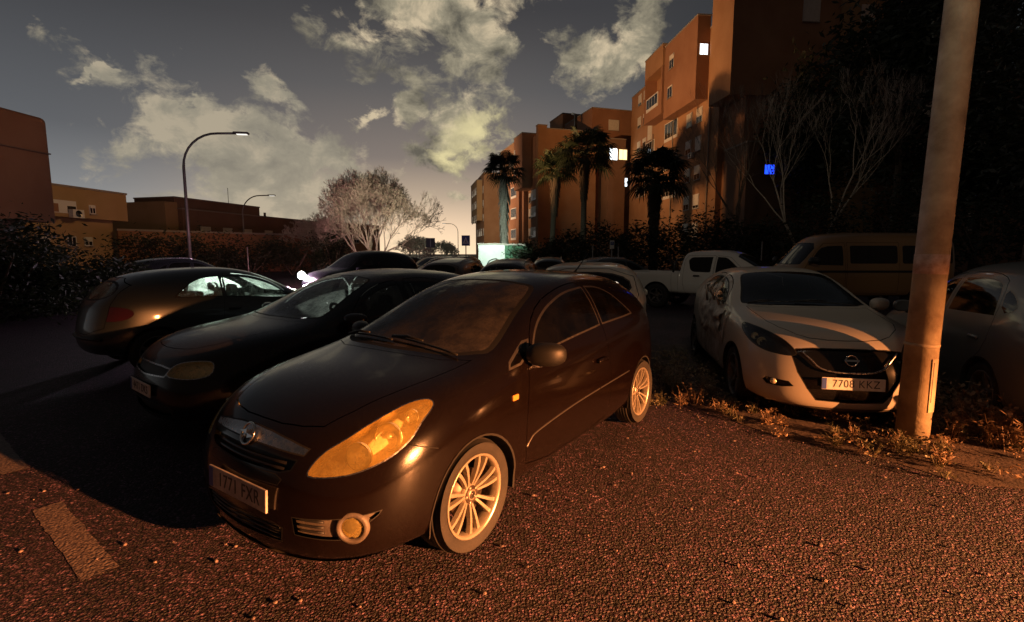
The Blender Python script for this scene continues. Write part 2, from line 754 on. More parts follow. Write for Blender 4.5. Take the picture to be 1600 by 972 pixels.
def mat(name, col, rough=.5, metal=0.0, coat=0.0, col2=None, scale=3.0, bump=0.0, bscale=60.0, spec=.5, emit=None, estr=0.0,
        rvar=0.0, voro=False, coord='Object', detail=5):
    m, nt, out = nodes(name)
    b = N(nt, 'ShaderNodeBsdfPrincipled')
    b.inputs['Roughness'].default_value = rough
    b.inputs['Metallic'].default_value = metal
    b.inputs['Coat Weight'].default_value = coat
    b.inputs['Coat Roughness'].default_value = .08
    b.inputs['Specular IOR Level'].default_value = spec
    b.inputs['Base Color'].default_value = (*col, 1)
    nt.links.new(b.outputs[0], out.inputs[0])
    if col2 is not None or rvar:
        n = noise_n(nt, scale, detail, .6, coord)
        if col2 is not None:
            r = ramp(nt, n.outputs['Fac'], [(.35, col), (.68, col2)])
            nt.links.new(r.outputs[0], b.inputs['Base Color'])
        if rvar:
            mr = N(nt, 'ShaderNodeMapRange')
            mr.inputs['From Min'].default_value = .3
            mr.inputs['From Max'].default_value = .7
            mr.inputs['To Min'].default_value = max(0, rough - rvar)
            mr.inputs['To Max'].default_value = min(1, rough + rvar)
            nt.links.new(n.outputs['Fac'], mr.inputs['Value'])
            nt.links.new(mr.outputs[0], b.inputs['Roughness'])
    if bump:
        if voro:
            tc = N(nt, 'ShaderNodeTexCoord')
            n2 = N(nt, 'ShaderNodeTexVoronoi')
            n2.inputs['Scale'].default_value = bscale
            nt.links.new(tc.outputs[coord], n2.inputs['Vector'])
            o2 = n2.outputs['Distance']
        else:
            n2 = noise_n(nt, bscale, 4, .6, coord)
            o2 = n2.outputs['Fac']
        bp = N(nt, 'ShaderNodeBump')
        bp.inputs['Strength'].default_value = bump
        bp.inputs['Distance'].default_value = .01
        nt.links.new(o2, bp.inputs['Height'])
        nt.links.new(bp.outputs[0], b.inputs['Normal'])
    if emit:
        b.inputs['Emission Color'].default_value = (*emit, 1)
        b.inputs['Emission Strength'].default_value = estr
    return m


def paint(name, col, dust=(.12, .11, .10), dustamt=.35, rough=.28, metal=0.0, coat=.6, spec=.5):
    """car paint with a dusty, dewy film that lies on upward faces; lining dark from inside"""
    m, nt, out = nodes(name)
    L = nt.links
    b = N(nt, 'ShaderNodeBsdfPrincipled')
    b.inputs['Coat Weight'].default_value = coat
    b.inputs['Specular IOR Level'].default_value = spec
    b.inputs['Coat Roughness'].default_value = .07
    b.inputs['Metallic'].default_value = metal
    fine = noise_n(nt, 240, 3, .7)
    big = noise_n(nt, 2.2, 5, .6)
    geo = N(nt, 'ShaderNodeNewGeometry')
    sep = N(nt, 'ShaderNodeSeparateXYZ')
    L.new(geo.outputs['Normal'], sep.inputs[0])
    up = N(nt, 'ShaderNodeMapRange')
    up.inputs['From Min'].default_value = .1
    up.inputs['From Max'].default_value = .9
    up.inputs['To Min'].default_value = .06
    L.new(sep.outputs['Z'], up.inputs['Value'])
    mr = N(nt, 'ShaderNodeMapRange')
    mr.inputs['From Min'].default_value = .42
    mr.inputs['From Max'].default_value = .66
    L.new(fine.outputs['Fac'], mr.inputs['Value'])
    m1 = N(nt, 'ShaderNodeMath', operation='MULTIPLY')
    L.new(mr.outputs[0], m1.inputs[0])
    L.new(up.outputs[0], m1.inputs[1])
    m1b = N(nt, 'ShaderNodeMath', operation='MULTIPLY')
    L.new(m1.outputs[0], m1b.inputs[0])
    L.new(big.outputs['Fac'], m1b.inputs[1])
    m2 = N(nt, 'ShaderNodeMath', operation='MULTIPLY', use_clamp=True)
    m2.inputs[1].default_value = dustamt * 2
    L.new(m1b.outputs[0], m2.inputs[0])
    mx = N(nt, 'ShaderNodeMix', data_type='RGBA')
    mx.inputs['A'].default_value = (*col, 1)
    mx.inputs['B'].default_value = (*dust, 1)
    L.new(m2.outputs[0], mx.inputs['Factor'])
    L.new(mx.outputs['Result'], b.inputs['Base Color'])
    r = N(nt, 'ShaderNodeMapRange')
    r.inputs['To Min'].default_value = rough
    r.inputs['To Max'].default_value = .75
    L.new(m2.outputs[0], r.inputs['Value'])
    L.new(r.outputs[0], b.inputs['Roughness'])
    bp = N(nt, 'ShaderNodeBump')
    bp.inputs['Strength'].default_value = .12
    bp.inputs['Distance'].default_value = .002
    L.new(fine.outputs['Fac'], bp.inputs['Height'])
    L.new(bp.outputs[0], b.inputs['Normal'])
    dark = N(nt, 'ShaderNodeBsdfDiffuse')
    dark.inputs['Color'].default_value = (.02, .02, .02, 1)
    ms = N(nt, 'ShaderNodeMixShader')
    L.new(geo.outputs['Backfacing'], ms.inputs[0])
    L.new(b.outputs[0], ms.inputs[1])
    L.new(dark.outputs[0], ms.inputs[2])
    L.new(ms.outputs[0], out.inputs[0])
    return m


def glass(name, tint=(.55, .58, .56), film=.12, filmcol=(.30, .29, .27), trans=.5, patch=True, gloss=1.0):
    """thin window pane: see-through, reflecting, with a dusty or misted film"""
    m, nt, out = nodes(name)
    L = nt.links
    tr = N(nt, 'ShaderNodeBsdfTransparent')
    tr.inputs[0].default_value = (*tint, 1)
    gl = N(nt, 'ShaderNodeBsdfGlossy')
    gl.inputs['Roughness'].default_value = .04
    gl.inputs['Color'].default_value = (gloss, gloss, gloss, 1)
    fr = N(nt, 'ShaderNodeFresnel')
    fr.inputs['IOR'].default_value = 1.45
    a = N(nt, 'ShaderNodeMixShader')
    L.new(fr.outputs[0], a.inputs[0])
    L.new(tr.outputs[0], a.inputs[1])
    L.new(gl.outputs[0], a.inputs[2])
    df = N(nt, 'ShaderNodeBsdfDiffuse')
    df.inputs[0].default_value = (*filmcol, 1)
    tl = N(nt, 'ShaderNodeBsdfTranslucent')
    tl.inputs[0].default_value = (*filmcol, 1)
    fm = N(nt, 'ShaderNodeMixShader')
    fm.inputs[0].default_value = trans
    L.new(df.outputs[0], fm.inputs[1])
    L.new(tl.outputs[0], fm.inputs[2])
    n = noise_n(nt, 5.0, 6, .65)
    f2 = noise_n(nt, 300.0, 2, .6)
    mr = N(nt, 'ShaderNodeMapRange')
    mr.inputs['From Min'].default_value = .3
    mr.inputs['From Max'].default_value = .7
    mr.inputs['To Min'].default_value = film * .2
    mr.inputs['To Max'].default_value = film * 1.8
    L.new(n.outputs['Fac'], mr.inputs['Value'])
    mr2 = N(nt, 'ShaderNodeMapRange')
    mr2.inputs['From Min'].default_value = .35
    mr2.inputs['From Max'].default_value = .65
    mr2.inputs['To Min'].default_value = .5
    mr2.inputs['To Max'].default_value = 1.5
    L.new(f2.outputs['Fac'], mr2.inputs['Value'])
    mu = N(nt, 'ShaderNodeMath', operation='MULTIPLY', use_clamp=True)
    L.new(mr.outputs[0], mu.inputs[0])
    L.new(mr2.outputs[0], mu.inputs[1])
    b = N(nt, 'ShaderNodeMixShader')
    L.new(mu.outputs[0], b.inputs[0])
    L.new(a.outputs[0], b.inputs[1])
    L.new(fm.outputs[0], b.inputs[2])
    L.new(b.outputs[0], out.inputs[0])
    return m


M = {}
M['black_paint'] = paint('black_paint', (.004, .0022, .002), dust=(.042, .036, .032), dustamt=.20, rough=.16, coat=.5, spec=.15)
M['dark_paint'] = paint('dark_paint', (.008, .008, .010), dust=(.07, .065, .07), dustamt=.3, rough=.25, coat=.3, spec=.25)
M['grey_paint'] = paint('grey_paint', (.030, .036, .036), dust=(.09, .10, .095), dustamt=.3, rough=.35, metal=.3)
M['white_paint'] = paint('white_paint', (.38, .34, .285), dust=(.26, .22, .18), dustamt=.22, rough=.35)
M['beige_paint'] = paint('beige_paint', (.38, .30, .22), dust=(.2, .18, .16), dustamt=.3, rough=.35)
M['yellow_paint'] = paint('yellow_paint', (.26, .14, .05), dust=(.2, .17, .12), dustamt=.3, rough=.45)
M['brown_paint'] = paint('brown_paint', (.10, .06, .04), dust=(.12, .1, .09), dustamt=.3, rough=.35)
M['plastic'] = mat('black_plastic', (.012, .012, .012), .5, bump=.1, bscale=300)
M['gloss_black'] = mat('gloss_black', (.006, .006, .007), .12)
M['liner'] = mat('arch_liner', (.008, .007, .007), .9)
M['grey_plastic'] = mat('grey_plastic', (.10, .085, .07), .55, col2=(.05, .04, .035), scale=14, bump=.2, bscale=120)
M['seal'] = mat('rubber_seal', (.006, .006, .006), .7)
M['chrome'] = mat('chrome', (.62, .62, .60), .12, 1.0, rvar=.06, scale=40)
M['satin'] = mat('satin_chrome', (.50, .50, .50), .28, 1.0, rvar=.08, scale=40)
M['trim'] = mat('window_trim', (.14, .13, .125), .35, .8, rvar=.1, scale=30)
M['reflector'] = mat('reflector', (.92, .86, .62), .22, .65, bump=.4, bscale=45)
M['bowl'] = mat('lamp_bowl', (.95, .80, .42), .30, .30, bump=.8, bscale=20, rvar=.12, scale=25)
M['darkbowl'] = mat('dark_lamp_bowl', (.04, .035, .035), .3, .5)
M['alloy'] = mat('alloy_silver', (.42, .37, .30), .30, .55, col2=(.30, .26, .20), scale=22, rvar=.1)
M['alloy_dirty'] = mat('alloy_worn', (.18, .17, .16), .45, .6, col2=(.1, .09, .09), scale=22)
M['tyre'] = mat('tyre_rubber', (.009, .008, .0075), .8, col2=(.018, .015, .013), scale=9, bump=.3, bscale=150)
M['disc'] = mat('brake_disc', (.12, .09, .07), .5, .7, col2=(.05, .035, .03), scale=12)
M['fabric'] = mat('seat_fabric', (.025, .025, .027), .9)
M['plate'] = mat('plate_white', (.62, .60, .56), .45, col2=(.45, .42, .38), scale=18)
M['plate_dirty'] = mat('plate_grimy', (.42, .38, .36), .55, col2=(.22, .2, .2), scale=12)
M['plate_ink'] = mat('plate_ink', (.02, .02, .02), .5)
M['eu_blue'] = mat('plate_blue', (.02, .05, .25), .5)
M['amber'] = mat('amber_lens', (.7, .28, .05), .2, coat=1)
M['silver_paint'] = paint('silver_paint', (.10, .10, .10), dust=(.09, .09, .085), dustamt=.3, rough=.3, metal=.2)
M['pickup_paint'] = paint('pickup_paint', (.62, .60, .55), dust=(.33, .28, .23), dustamt=.22, rough=.35)
M['red_lens'] = mat('red_lens', (.04, .006, .008), .12, coat=1)
M['mirror_glass'] = mat('mirror_glass', (.7, .7, .7), .03, 1.0)
M['screen'] = glass('windscreen_dusty', (.42, .42, .40), film=.42, filmcol=(.19, .17, .15), trans=.3)
M['screen_dark'] = glass('windscreen_dark', (.12, .12, .13), film=.03, filmcol=(.12, .12, .12), trans=.2)
M['side_glass'] = glass('side_glass', (.16, .15, .15), film=.022, filmcol=(.2, .17, .15), trans=.3)
M['misty_glass'] = glass('misty_glass', (.75, .80, .76), film=.30, filmcol=(.66, .72, .64), trans=.75)
M['black_glass'] = glass('black_glass', (.06, .06, .06), film=.04, filmcol=(.10, .09, .08), trans=.2)
M['lens_clear'] = glass('clear_lamp_lens', (.9, .9, .9), film=.05, filmcol=(.4, .38, .36), trans=.5)
M['lens'] = glass('lamp_lens', (.98, .94, .78), film=.16, filmcol=(1.0, .80, .28), trans=.5, gloss=.9)
M['curtain'] = mat('curtain', (.30, .22, .12), .9, col2=(.22, .16, .08), scale=9)
M['wreck'] = mat('crumpled_paint', (.50, .46, .42), .55, col2=(.22, .16, .12), scale=7, bump=.5, bscale=14)
M['headlamp_on'] = mat('lit_headlamp', (.9, .9, .9), .4, emit=(.72, .95, 1.0), estr=260)

HERO_CAGE = [
    # rear centre line, then rings forward
    [(-3.10, 0, .30), (-3.12, 0, .30), (-3.19, 0, .38), (-3.20, 0, .60), (-3.15, 0, .86), (-3.13, 0, .97), (-3.115, 0, 1.0), (-3.10, 0, 1.03), (-3.09, 0, 1.05)],
    [(-3.06, 0, .30), (-3.10, .40, .30), (-3.16, .42, .38), (-3.17, .42, .60), (-3.12, .42, .86), (-3.10, .40, .97), (-3.07, .34, 1.04), (-3.05, .2, 1.08), (-3.04, 0, 1.10)],
    [(-2.98, 0, .28), (-2.98, .66, .30), (-3.03, .73, .38), (-3.05, .74, .60), (-3.00, .73, .86), (-3.00, .68, 1.03), (-2.965, .54, 1.17), (-2.96, .3, 1.215), (-2.95, 0, 1.23)],
    ring(-2.84, .81, .755, .53, .26, .86, 1.08, 1.30, 1.365),
    ring(-2.5, .85, .795, .575, .22, .86, 1.075, 1.375, 1.44),
    ring(-2.05, .858, .80, .60, .19, .84, 1.045, 1.415, 1.478),
    ring(-1.6, .858, .795, .61, .18, .82, 1.01, 1.425, 1.492),
    ring(-1.2, .858, .79, .63, .18, .80, .985, 1.385, 1.455),
    ring(-.85, .858, .79, .665, .18, .80, .965, 1.25, 1.345),
    ring(-.5, .86, .79, .70, .18, .80, .95, 1.07, 1.165),
    ring(-.2, .865, .79, .66, .18, .80, .93, .98, 1.01),
    ring(.12, .865, .775, .63, .19, .77, .885, .935, .965),
    ring(.40, .835, .72, .58, .19, .72, .835, .89, .92, .50),
    [(.6, 0, .17), (.60, .60, .17), (.66, .72, .25), (.67, .74, .48), (.63, .70, .65), (.60, .62, .755), (.585, .50, .82), (.58, .28, .85), (.58, 0, .862)],
    [(.70, 0, .17), (.76, .42, .17), (.81, .50, .26), (.82, .51, .47), (.77, .49, .64), (.72, .43, .735), (.68, .33, .785), (.66, .18, .81), (.65, 0, .82)],
    [(.74, 0, .17), (.80, .19, .17), (.85, .21, .26), (.86, .21, .47), (.82, .20, .62), (.775, .18, .71), (.74, .14, .752), (.72, .08, .77), (.71, 0, .78)],
    [(.76, 0, .17), (.81, 0, .17), (.86, 0, .26), (.87, 0, .47), (.83, 0, .62), (.785, 0, .705), (.765, 0, .73), (.75, 0, .745), (.74, 0, .755)],
]

# ------------------------------------------------------------------ cars
def wheel(parent, x, y, z=.31, r=.31, w=.19, rim=.226, side=1, style='twin', alloy='alloy'):
    """a wheel: hub and brake disc, with tyre and rim as sub-parts. side=+1 outer face towards +y"""
    bm = bmesh.new()
    add_lathe(bm, [(.001, .0), (.135, .0), (.135, -.02), (.001, -.02)], (0, side * (w / 2 - .07), 0), (0, side, 0), 24)
    add_lathe(bm, [(.001, .05), (.05, .045), (.055, 0), (.001, 0)], (0, side * (w / 2 - .08), 0), (0, side, 0), 16)
    hub = mesh_obj('wheel', bm, M['disc'], parent)
    hub.location = (x, y, z)
    bm = bmesh.new()
    rw = r - .006
    prof = [(rim - .005, -w / 2 + .02), (rim + .012, -w / 2 + .004), (rim + .05, -w / 2), (rw - .022, -w / 2 + .006), (rw, -w / 2 + .025)]
    for k in range(5):      # tread with grooves
        a = -w / 2 + .03 + (w - .06) * k / 5
        b = a + (w - .06) / 5
        prof += [(rw + .004, a + .002), (rw + .004, b - .008), (rw - .006, b - .007), (rw - .006, b - .001)]
    prof += [(rw, w / 2 - .025), (rw - .022, w / 2 - .006), (rim + .065, w / 2 + .001), (rim + .06, w / 2 - .001), (rim + .05, w / 2),
             (rim + .012, w / 2 - .004), (rim - .004, w / 2 - .02)]
    add_lathe(bm, prof, (0, 0, 0), (0, side, 0), 56)
    # flatten the contact patch slightly
    for v in bm.verts:
        if v.co.z < -r + .004:
            v.co.z = -r + .004
    bmesh.ops.recalc_face_normals(bm, faces=bm.faces[:])
    mesh_obj('tyre', bm, M['tyre'], hub)
    bm = bmesh.new()
    add_lathe(bm, [(rim, w / 2 - .018), (rim + .004, w / 2 - .006), (rim - .006, w / 2 - .004), (rim - .016, w / 2 - .02),
                   (rim - .02, -w / 2 + .03), (rim - .01, -w / 2 + .03)], (0, 0, 0), (0, side, 0), 56)
    f0 = w / 2 - .012
    n = {'twin': 7, 'five': 5, 'steel': 9}[style]
    add_lathe(bm, [(.001, f0 - .022), (.028, f0 - .02), (.034, f0 - .026), (.052, f0 - .03), (.062, f0 - .05), (.06, f0 - .075)], (0, 0, 0), (0, side, 0), 24)
    for k in range(n):
        t0 = 2 * math.pi * k / n + .2
        offs = (-.5, .5) if style == 'twin' else (0,)
        for s in offs:
            # tapered, dished spoke
            w0, w1 = (.0085, .013) if style == 'twin' else (.03, .026)
            segs = 5
            prevv = None
            for j in range(segs + 1):
                q = j / segs
                rr = .05 + (rim - .062) * q
                t = t0 + s * (.30 + .03 * q) + (.02 * math.sin(q * 3))
                h = f0 - .032 + .024 * math.sin(q * math.pi * .6)
                ww = w0 + (w1 - w0) * q
                cx, cz = math.cos(t), math.sin(t)
                tx, tz = -cz, cx
                rowv = []
                for (a, b) in ((-ww, -.024), (-ww * .75, 0), (ww * .75, 0), (ww, -.024)):
                    rowv.append(bm.verts.new((cx * rr + tx * a, side * (h + b), cz * rr + tz * a)))
                if prevv:
                    for i in range(3):
                        bm.faces.new((prevv[i], prevv[i + 1], rowv[i + 1], rowv[i]))
                prevv = rowv
        # wheel bolt between spokes
        if k < 5:
            t = 2 * math.pi * k / 5
            add_lathe(bm, [(.001, f0 - .02), (.009, f0 - .022), (.009, f0 - .034)], (math.cos(t) * .042, 0, math.sin(t) * .042), (0, side, 0), 8)
    bmesh.ops.recalc_face_normals(bm, faces=bm.faces[:])
    rimo = mesh_obj('rim', bm, M[alloy], hub)
    bm = bmesh.new()
    add_lathe(bm, [(.012, f0 - .015), (.015, f0 - .0135), (.018, f0 - .015), (.015, f0 - .0165)], (0, 0, 0), (0, side, 0), 20, closed=True)
    add_box(bm, (0, side * (f0 - .0145), 0), (.028, .003, .004), Matrix.Rotation(.5, 4, 'Y').to_3x3())
    mesh_obj('centre_cap', bm, M['chrome'], hub)
    return hub


def text_mesh(txt, size, extr=.001):
    cu = bpy.data.curves.new('t', 'FONT')
    cu.body = txt
    cu.size = size
    cu.extrude = extr
    cu.align_x = 'CENTER'
    cu.align_y = 'CENTER'
    cu.space_character = 1.08
    o = bpy.data.objects.new('t', cu)
    COL.objects.link(o)
    dg = bpy.context.evaluated_depsgraph_get()
    me = bpy.data.meshes.new_from_object(o.evaluated_get(dg))
    bpy.data.objects.remove(o)
    return me


def plate(parent, c, nrm, txt, m='plate', tilt=0.0, curve=0.0):
    """number plate: panel with a blue band and pressed characters"""
    bm = bmesh.new()
    add_box(bm, (0, 0, 0), (.52, .012, .11), bev=.004)
    o = mesh_obj('number_plate', bm, M[m], parent)
    n = Vector(nrm).normalized()
    xax = Vector((0, 0, 1)).cross(n).normalized()      # text reads left to right seen from outside
    z = n.cross(xax)
    mt = Matrix((xax, -n, z)).transposed().to_4x4()
    o.matrix_local = Matrix.Translation(c) @ mt @ Matrix.Rotation(tilt, 4, 'Y')
    me = text_mesh(txt, .098, .0012)
    for v in me.vertices:
        x, y, zz = v.co
        v.co = (x * .88 + .022, -.0065 - zz, y)
    me.name = 'plate_characters'
    me.materials.clear()
    me.materials.append(M['plate_ink'])
    t = link(bpy.data.objects.new('plate_characters', me), o)
    bm = bmesh.new()
    add_box(bm, (-.238, -.0065, 0), (.038, .002, .1))
    mesh_obj('blue_band', bm, M['eu_blue'], o)
    return o


def lamp(body, parent, pts3, d, lensmat, bowlmat, name='headlight', depth=.07, sides=(1, -1), cells=(), seal=.006):
    """cut a lamp lens out of the body and put a bowl with reflectors behind it. pts3: outline in car space"""
    out = []
    for s in sides:
        pr = oblique(d)
        A, B, D = pr
        poly = spl([(Vector(p).dot(A), Vector(p).dot(B)) for p in pts3], 4)
        if s < 0:
            pr = mir(pr)
        fo = body.region(poly, pr, .02)
        ip = inset(poly, seal)
        fi = set(body.region(ip, pr, .02))
        A, B, D = pr
        outer = [f for f in body.last if f not in fi and f.normal.dot(D) >= .02 and pip(f.calc_center_median().dot(A), f.calc_center_median().dot(B), poly)]
        lens_bm = body.grab(list(fi))
        seal_bm = body.grab(outer)
        bowl = lens_bm.copy()
        lens = body.emit(name, lens_bm, lensmat, parent)
        body.emit('lens_edge', seal_bm, M['satin'] if bowlmat is M['bowl'] else M['seal'], lens)
        # bowl
        bowl.normal_update()
        cen = Vector((0, 0, 0))
        for v in bowl.verts:
            cen += v.co
        cen /= max(1, len(bowl.verts))
        be = [e for e in bowl.edges if e.is_boundary]
        bvs = {v for e in be for v in e.verts}
        r = bmesh.ops.extrude_edge_only(bowl, edges=be)
        newv = {g for g in r['geom'] if isinstance(g, bmesh.types.BMVert)}
        # originals form the sunk floor; the extruded copies stay at the lens edge
        for v in bowl.verts:
            if v not in newv:
                v.co = v.co + (cen - v.co) * .12 - D * depth
        mesh_obj('reflector_bowl', bowl, bowlmat, lens, smooth=True)
        for (c, rad, m2) in cells:
            bm = bmesh.new()
            c2 = Vector((c[0], c[1] * s, c[2]))
            ax = Vector((.9, .35 * s, .12)).normalized()
            prof = [(rad * math.sin(t), rad * .9 * (1 - math.cos(t)) - rad * .2) for t in [k * .19 for k in range(9)]]
            add_lathe(bm, prof, c2, ax, 24)
            prof = [(.001, rad * .55), (rad * .16, rad * .5), (rad * .2, rad * .35), (rad * .2, 0)]
            add_lathe(bm, prof, c2, ax, 12)
            add_lathe(bm, [(rad * .98, rad * .55), (rad * 1.08, rad * .6), (rad * 1.08, rad * .4), (rad * .98, rad * .4)], c2, ax, 24, closed=True)
            mesh_obj('reflector', bm, m2, lens)
        out.append(lens)
    return out


def seats(parent, rows=((-1.15,), (-1.95,)), steer=True, left_hand=True, zs=.50, w=.36, top=1.08):
    for row in rows:
        for y in (.36, -.36):
            bm = bmesh.new()
            x = row[0]
            add_box(bm, (x + .18, y, zs), (.50, .48, .14), bev=.04)
            add_box(bm, (x - .12, y, zs + .30), (.13, .46, .56), Matrix.Rotation(-.22, 3, 'Y'), bev=.05)
            st = mesh_obj('seat', bm, M['fabric'], parent, smooth=True)
            bm = bmesh.new()
            add_box(bm, (x - .21, y, top - .02), (.10, .27, .19), Matrix.Rotation(-.15, 3, 'Y'), bev=.045)
            mesh_obj('headrest', bm, M['fabric'], st, smooth=True)
    bm = bmesh.new()
    add_box(bm, (-.52, 0, .80), (.42, 1.30, .20), bev=.05)
    mesh_obj('dashboard', bm, M['plastic'], parent, smooth=True)
    if steer:
        bm = bmesh.new()
        ax = Vector((-.85, 0, .5))
        c = Vector((-.86, .36, .93))
        rr = [(.19 + .014 * math.cos(t), .014 * math.sin(t)) for t in [k * math.pi / 4 for k in range(8)]]
        add_lathe(bm, rr, c, ax, 28, closed=True)
        add_box(bm, c, (.03, .36, .05), Matrix.Rotation(.53, 3, 'Y'))
        mesh_obj('steering_wheel', bm, M['plastic'], parent)


def mirror(parent, x, y, z, s, m, armm=None, scale=1.0):
    bm = bmesh.new()
    bmesh.ops.create_icosphere(bm, subdivisions=3, radius=1)
    for v in bm.verts:
        c = v.co
        xx = c.x * .085 if c.x > 0 else max(c.x, -.45) * .085
        yy = math.copysign(abs(c.y) ** .8, c.y) * .115
        zz = math.copysign(abs(c.z) ** .75, c.z) * .075
        v.co = Vector((xx * scale, (yy * scale), zz * scale))
    for v in bm.verts:
        v.co = Vector((x + v.co.x - .04 * (v.co.y / .115) * s, y + s * .11 * scale + v.co.y, z + v.co.z + .008))
    o = mesh_obj('wing_mirror', bm, m, parent, smooth=True)
    bm = bmesh.new()
    add_tube(bm, [(x + .02, y - s * .06, z - .09), (x, y - s * .0, z - .07), (x - .0, y + s * .07, z - .05)], [.035, .028, .03], 8)
    mesh_obj('mirror_arm', bm, armm or M['plastic'], o)
    return o


def arches(body, parent, ra=.345, axles=(0, -2.511), zc=.31, inner=.50):
    """open the wheel arches and line them"""
    for xa in axles:
        circ = [(xa + ra * math.cos(t), zc + ra * math.sin(t)) for t in [math.pi * k / 20 for k in range(21)]]
        # straight down to under the sill
        poly = circ + [(xa - ra * 1.0, -.1), (xa + ra * 1.0, -.1)]
        for s in (1, -1):
            pr = PROJ['L' if s > 0 else 'R']
            bot = body.region(poly, pr, -.02, dmin=inner)
            f = [g for g in bot if g.calc_center_median().y * s > inner]
            body.grab(f).free()
            # underside panels inside the arch box
            extra = [g for g in body.bm.faces if g.calc_center_median().y * s > inner and g.calc_center_median().z < .30
                     and abs(g.calc_center_median().x - xa) < ra]
            bmesh.ops.delete(body.bm, geom=extra, context='FACES')
            bm = bmesh.new()
            prev = None
            for (a, b) in [(xa + ra, zc - .085)] + circ + [(xa - ra, zc - .085)]:
                loc, n = body.hit(a, max(b, zc - .02), pr)
                yo = loc.y if loc is not None else s * .8
                v = [bm.verts.new((a, yo + s * .004, b)), bm.verts.new((xa + (a - xa) * .965, yo + s * .001, zc + (b - zc) * .965)),
                     bm.verts.new((xa + (a - xa) * .97, yo - s * .04, zc + (b - zc) * .97)), bm.verts.new((a, s * inner, b))]
                if prev:
                    for i in range(3):
                        bm.faces.new((prev[i], prev[i + 1], v[i + 1], v[i]))
                prev = v
            disc = [bm.verts.new((a, s * inner, b)) for (a, b) in [(xa + ra, zc - .085)] + circ + [(xa - ra, zc - .085)]]
            bm.faces.new(disc)
            bmesh.ops.recalc_face_normals(bm, faces=bm.faces[:])
            mesh_obj('arch_liner', bm, M['liner'], parent)


def wiper(body, parent, pts, m='plastic'):
    """wiper blade lying on the screen; pts in (x,y) seen from above"""
    bm = bmesh.new()
    P = []
    for i in range(9):
        t = i / 8
        a = Vector(pts[0]).lerp(Vector(pts[1]), t)
        loc, n = body.hit(a.x, a.y, PROJ['T'])
        if loc is not None:
            P.append(loc + body.nrm(loc) * .018)
    add_tube(bm, P, .007, 6)
    add_tube(bm, [Vector(pts[0]).to_3d() * 0 + P[0], P[2] + Vector((0, 0, .02)), P[4] + Vector((0, 0, .018))], [.012, .01, .006], 6)
    return mesh_obj('wiper', bm, M[m], parent)


def finish(body, parent, m, name='body'):
    bmesh.ops.delete(body.bm, geom=[v for v in body.bm.verts if not v.link_faces], context='VERTS')
    return body.emit(name, body.bm, m, parent)


# window, door and trim outlines of the hatchback shell (side view x,z)
DLO_TRI = [(-.30, .92), (-.715, 1.115), (-.57, .945)]
DLO_DOOR = [(-.615, .955), (-.765, 1.12), (-.976, 1.235), (-1.2, 1.305), (-1.39, 1.34), (-1.64, 1.355), (-1.645, 1.355), (-1.665, 1.05), (-1.66, 1.045), (-1.06, 1.0)]
DLO_REAR = [(-1.69, 1.357), (-1.695, 1.357), (-1.9, 1.347), (-2.09, 1.285), (-2.22, 1.19), (-2.36, 1.08), (-2.34, 1.07), (-1.705, 1.048), (-1.70, 1.05)]
SCREEN_T = [(-.15, 0), (-.165, .2), (-.20, .45), (-.30, .60), (-.40, .645), (-.73, .575), (-1.10, .495), (-1.135, .35), (-1.13, 0)]


def sym(half, ax=1):
    """mirror an open half outline (starting and ending on y = 0) into a closed one"""
    a = [tuple(p) for p in half]
    b = [(p[0], -p[1]) for p in half[::-1]] if ax == 1 else [(-p[0], p[1]) for p in half[::-1]]
    out = []
    for p in a + b:
        if not out or (abs(out[-1][0] - p[0]) + abs(out[-1][1] - p[1])) > 1e-6:
            out.append(p)
    if abs(out[0][0] - out[-1][0]) + abs(out[0][1] - out[-1][1]) < 1e-6:
        out.pop()
    return out


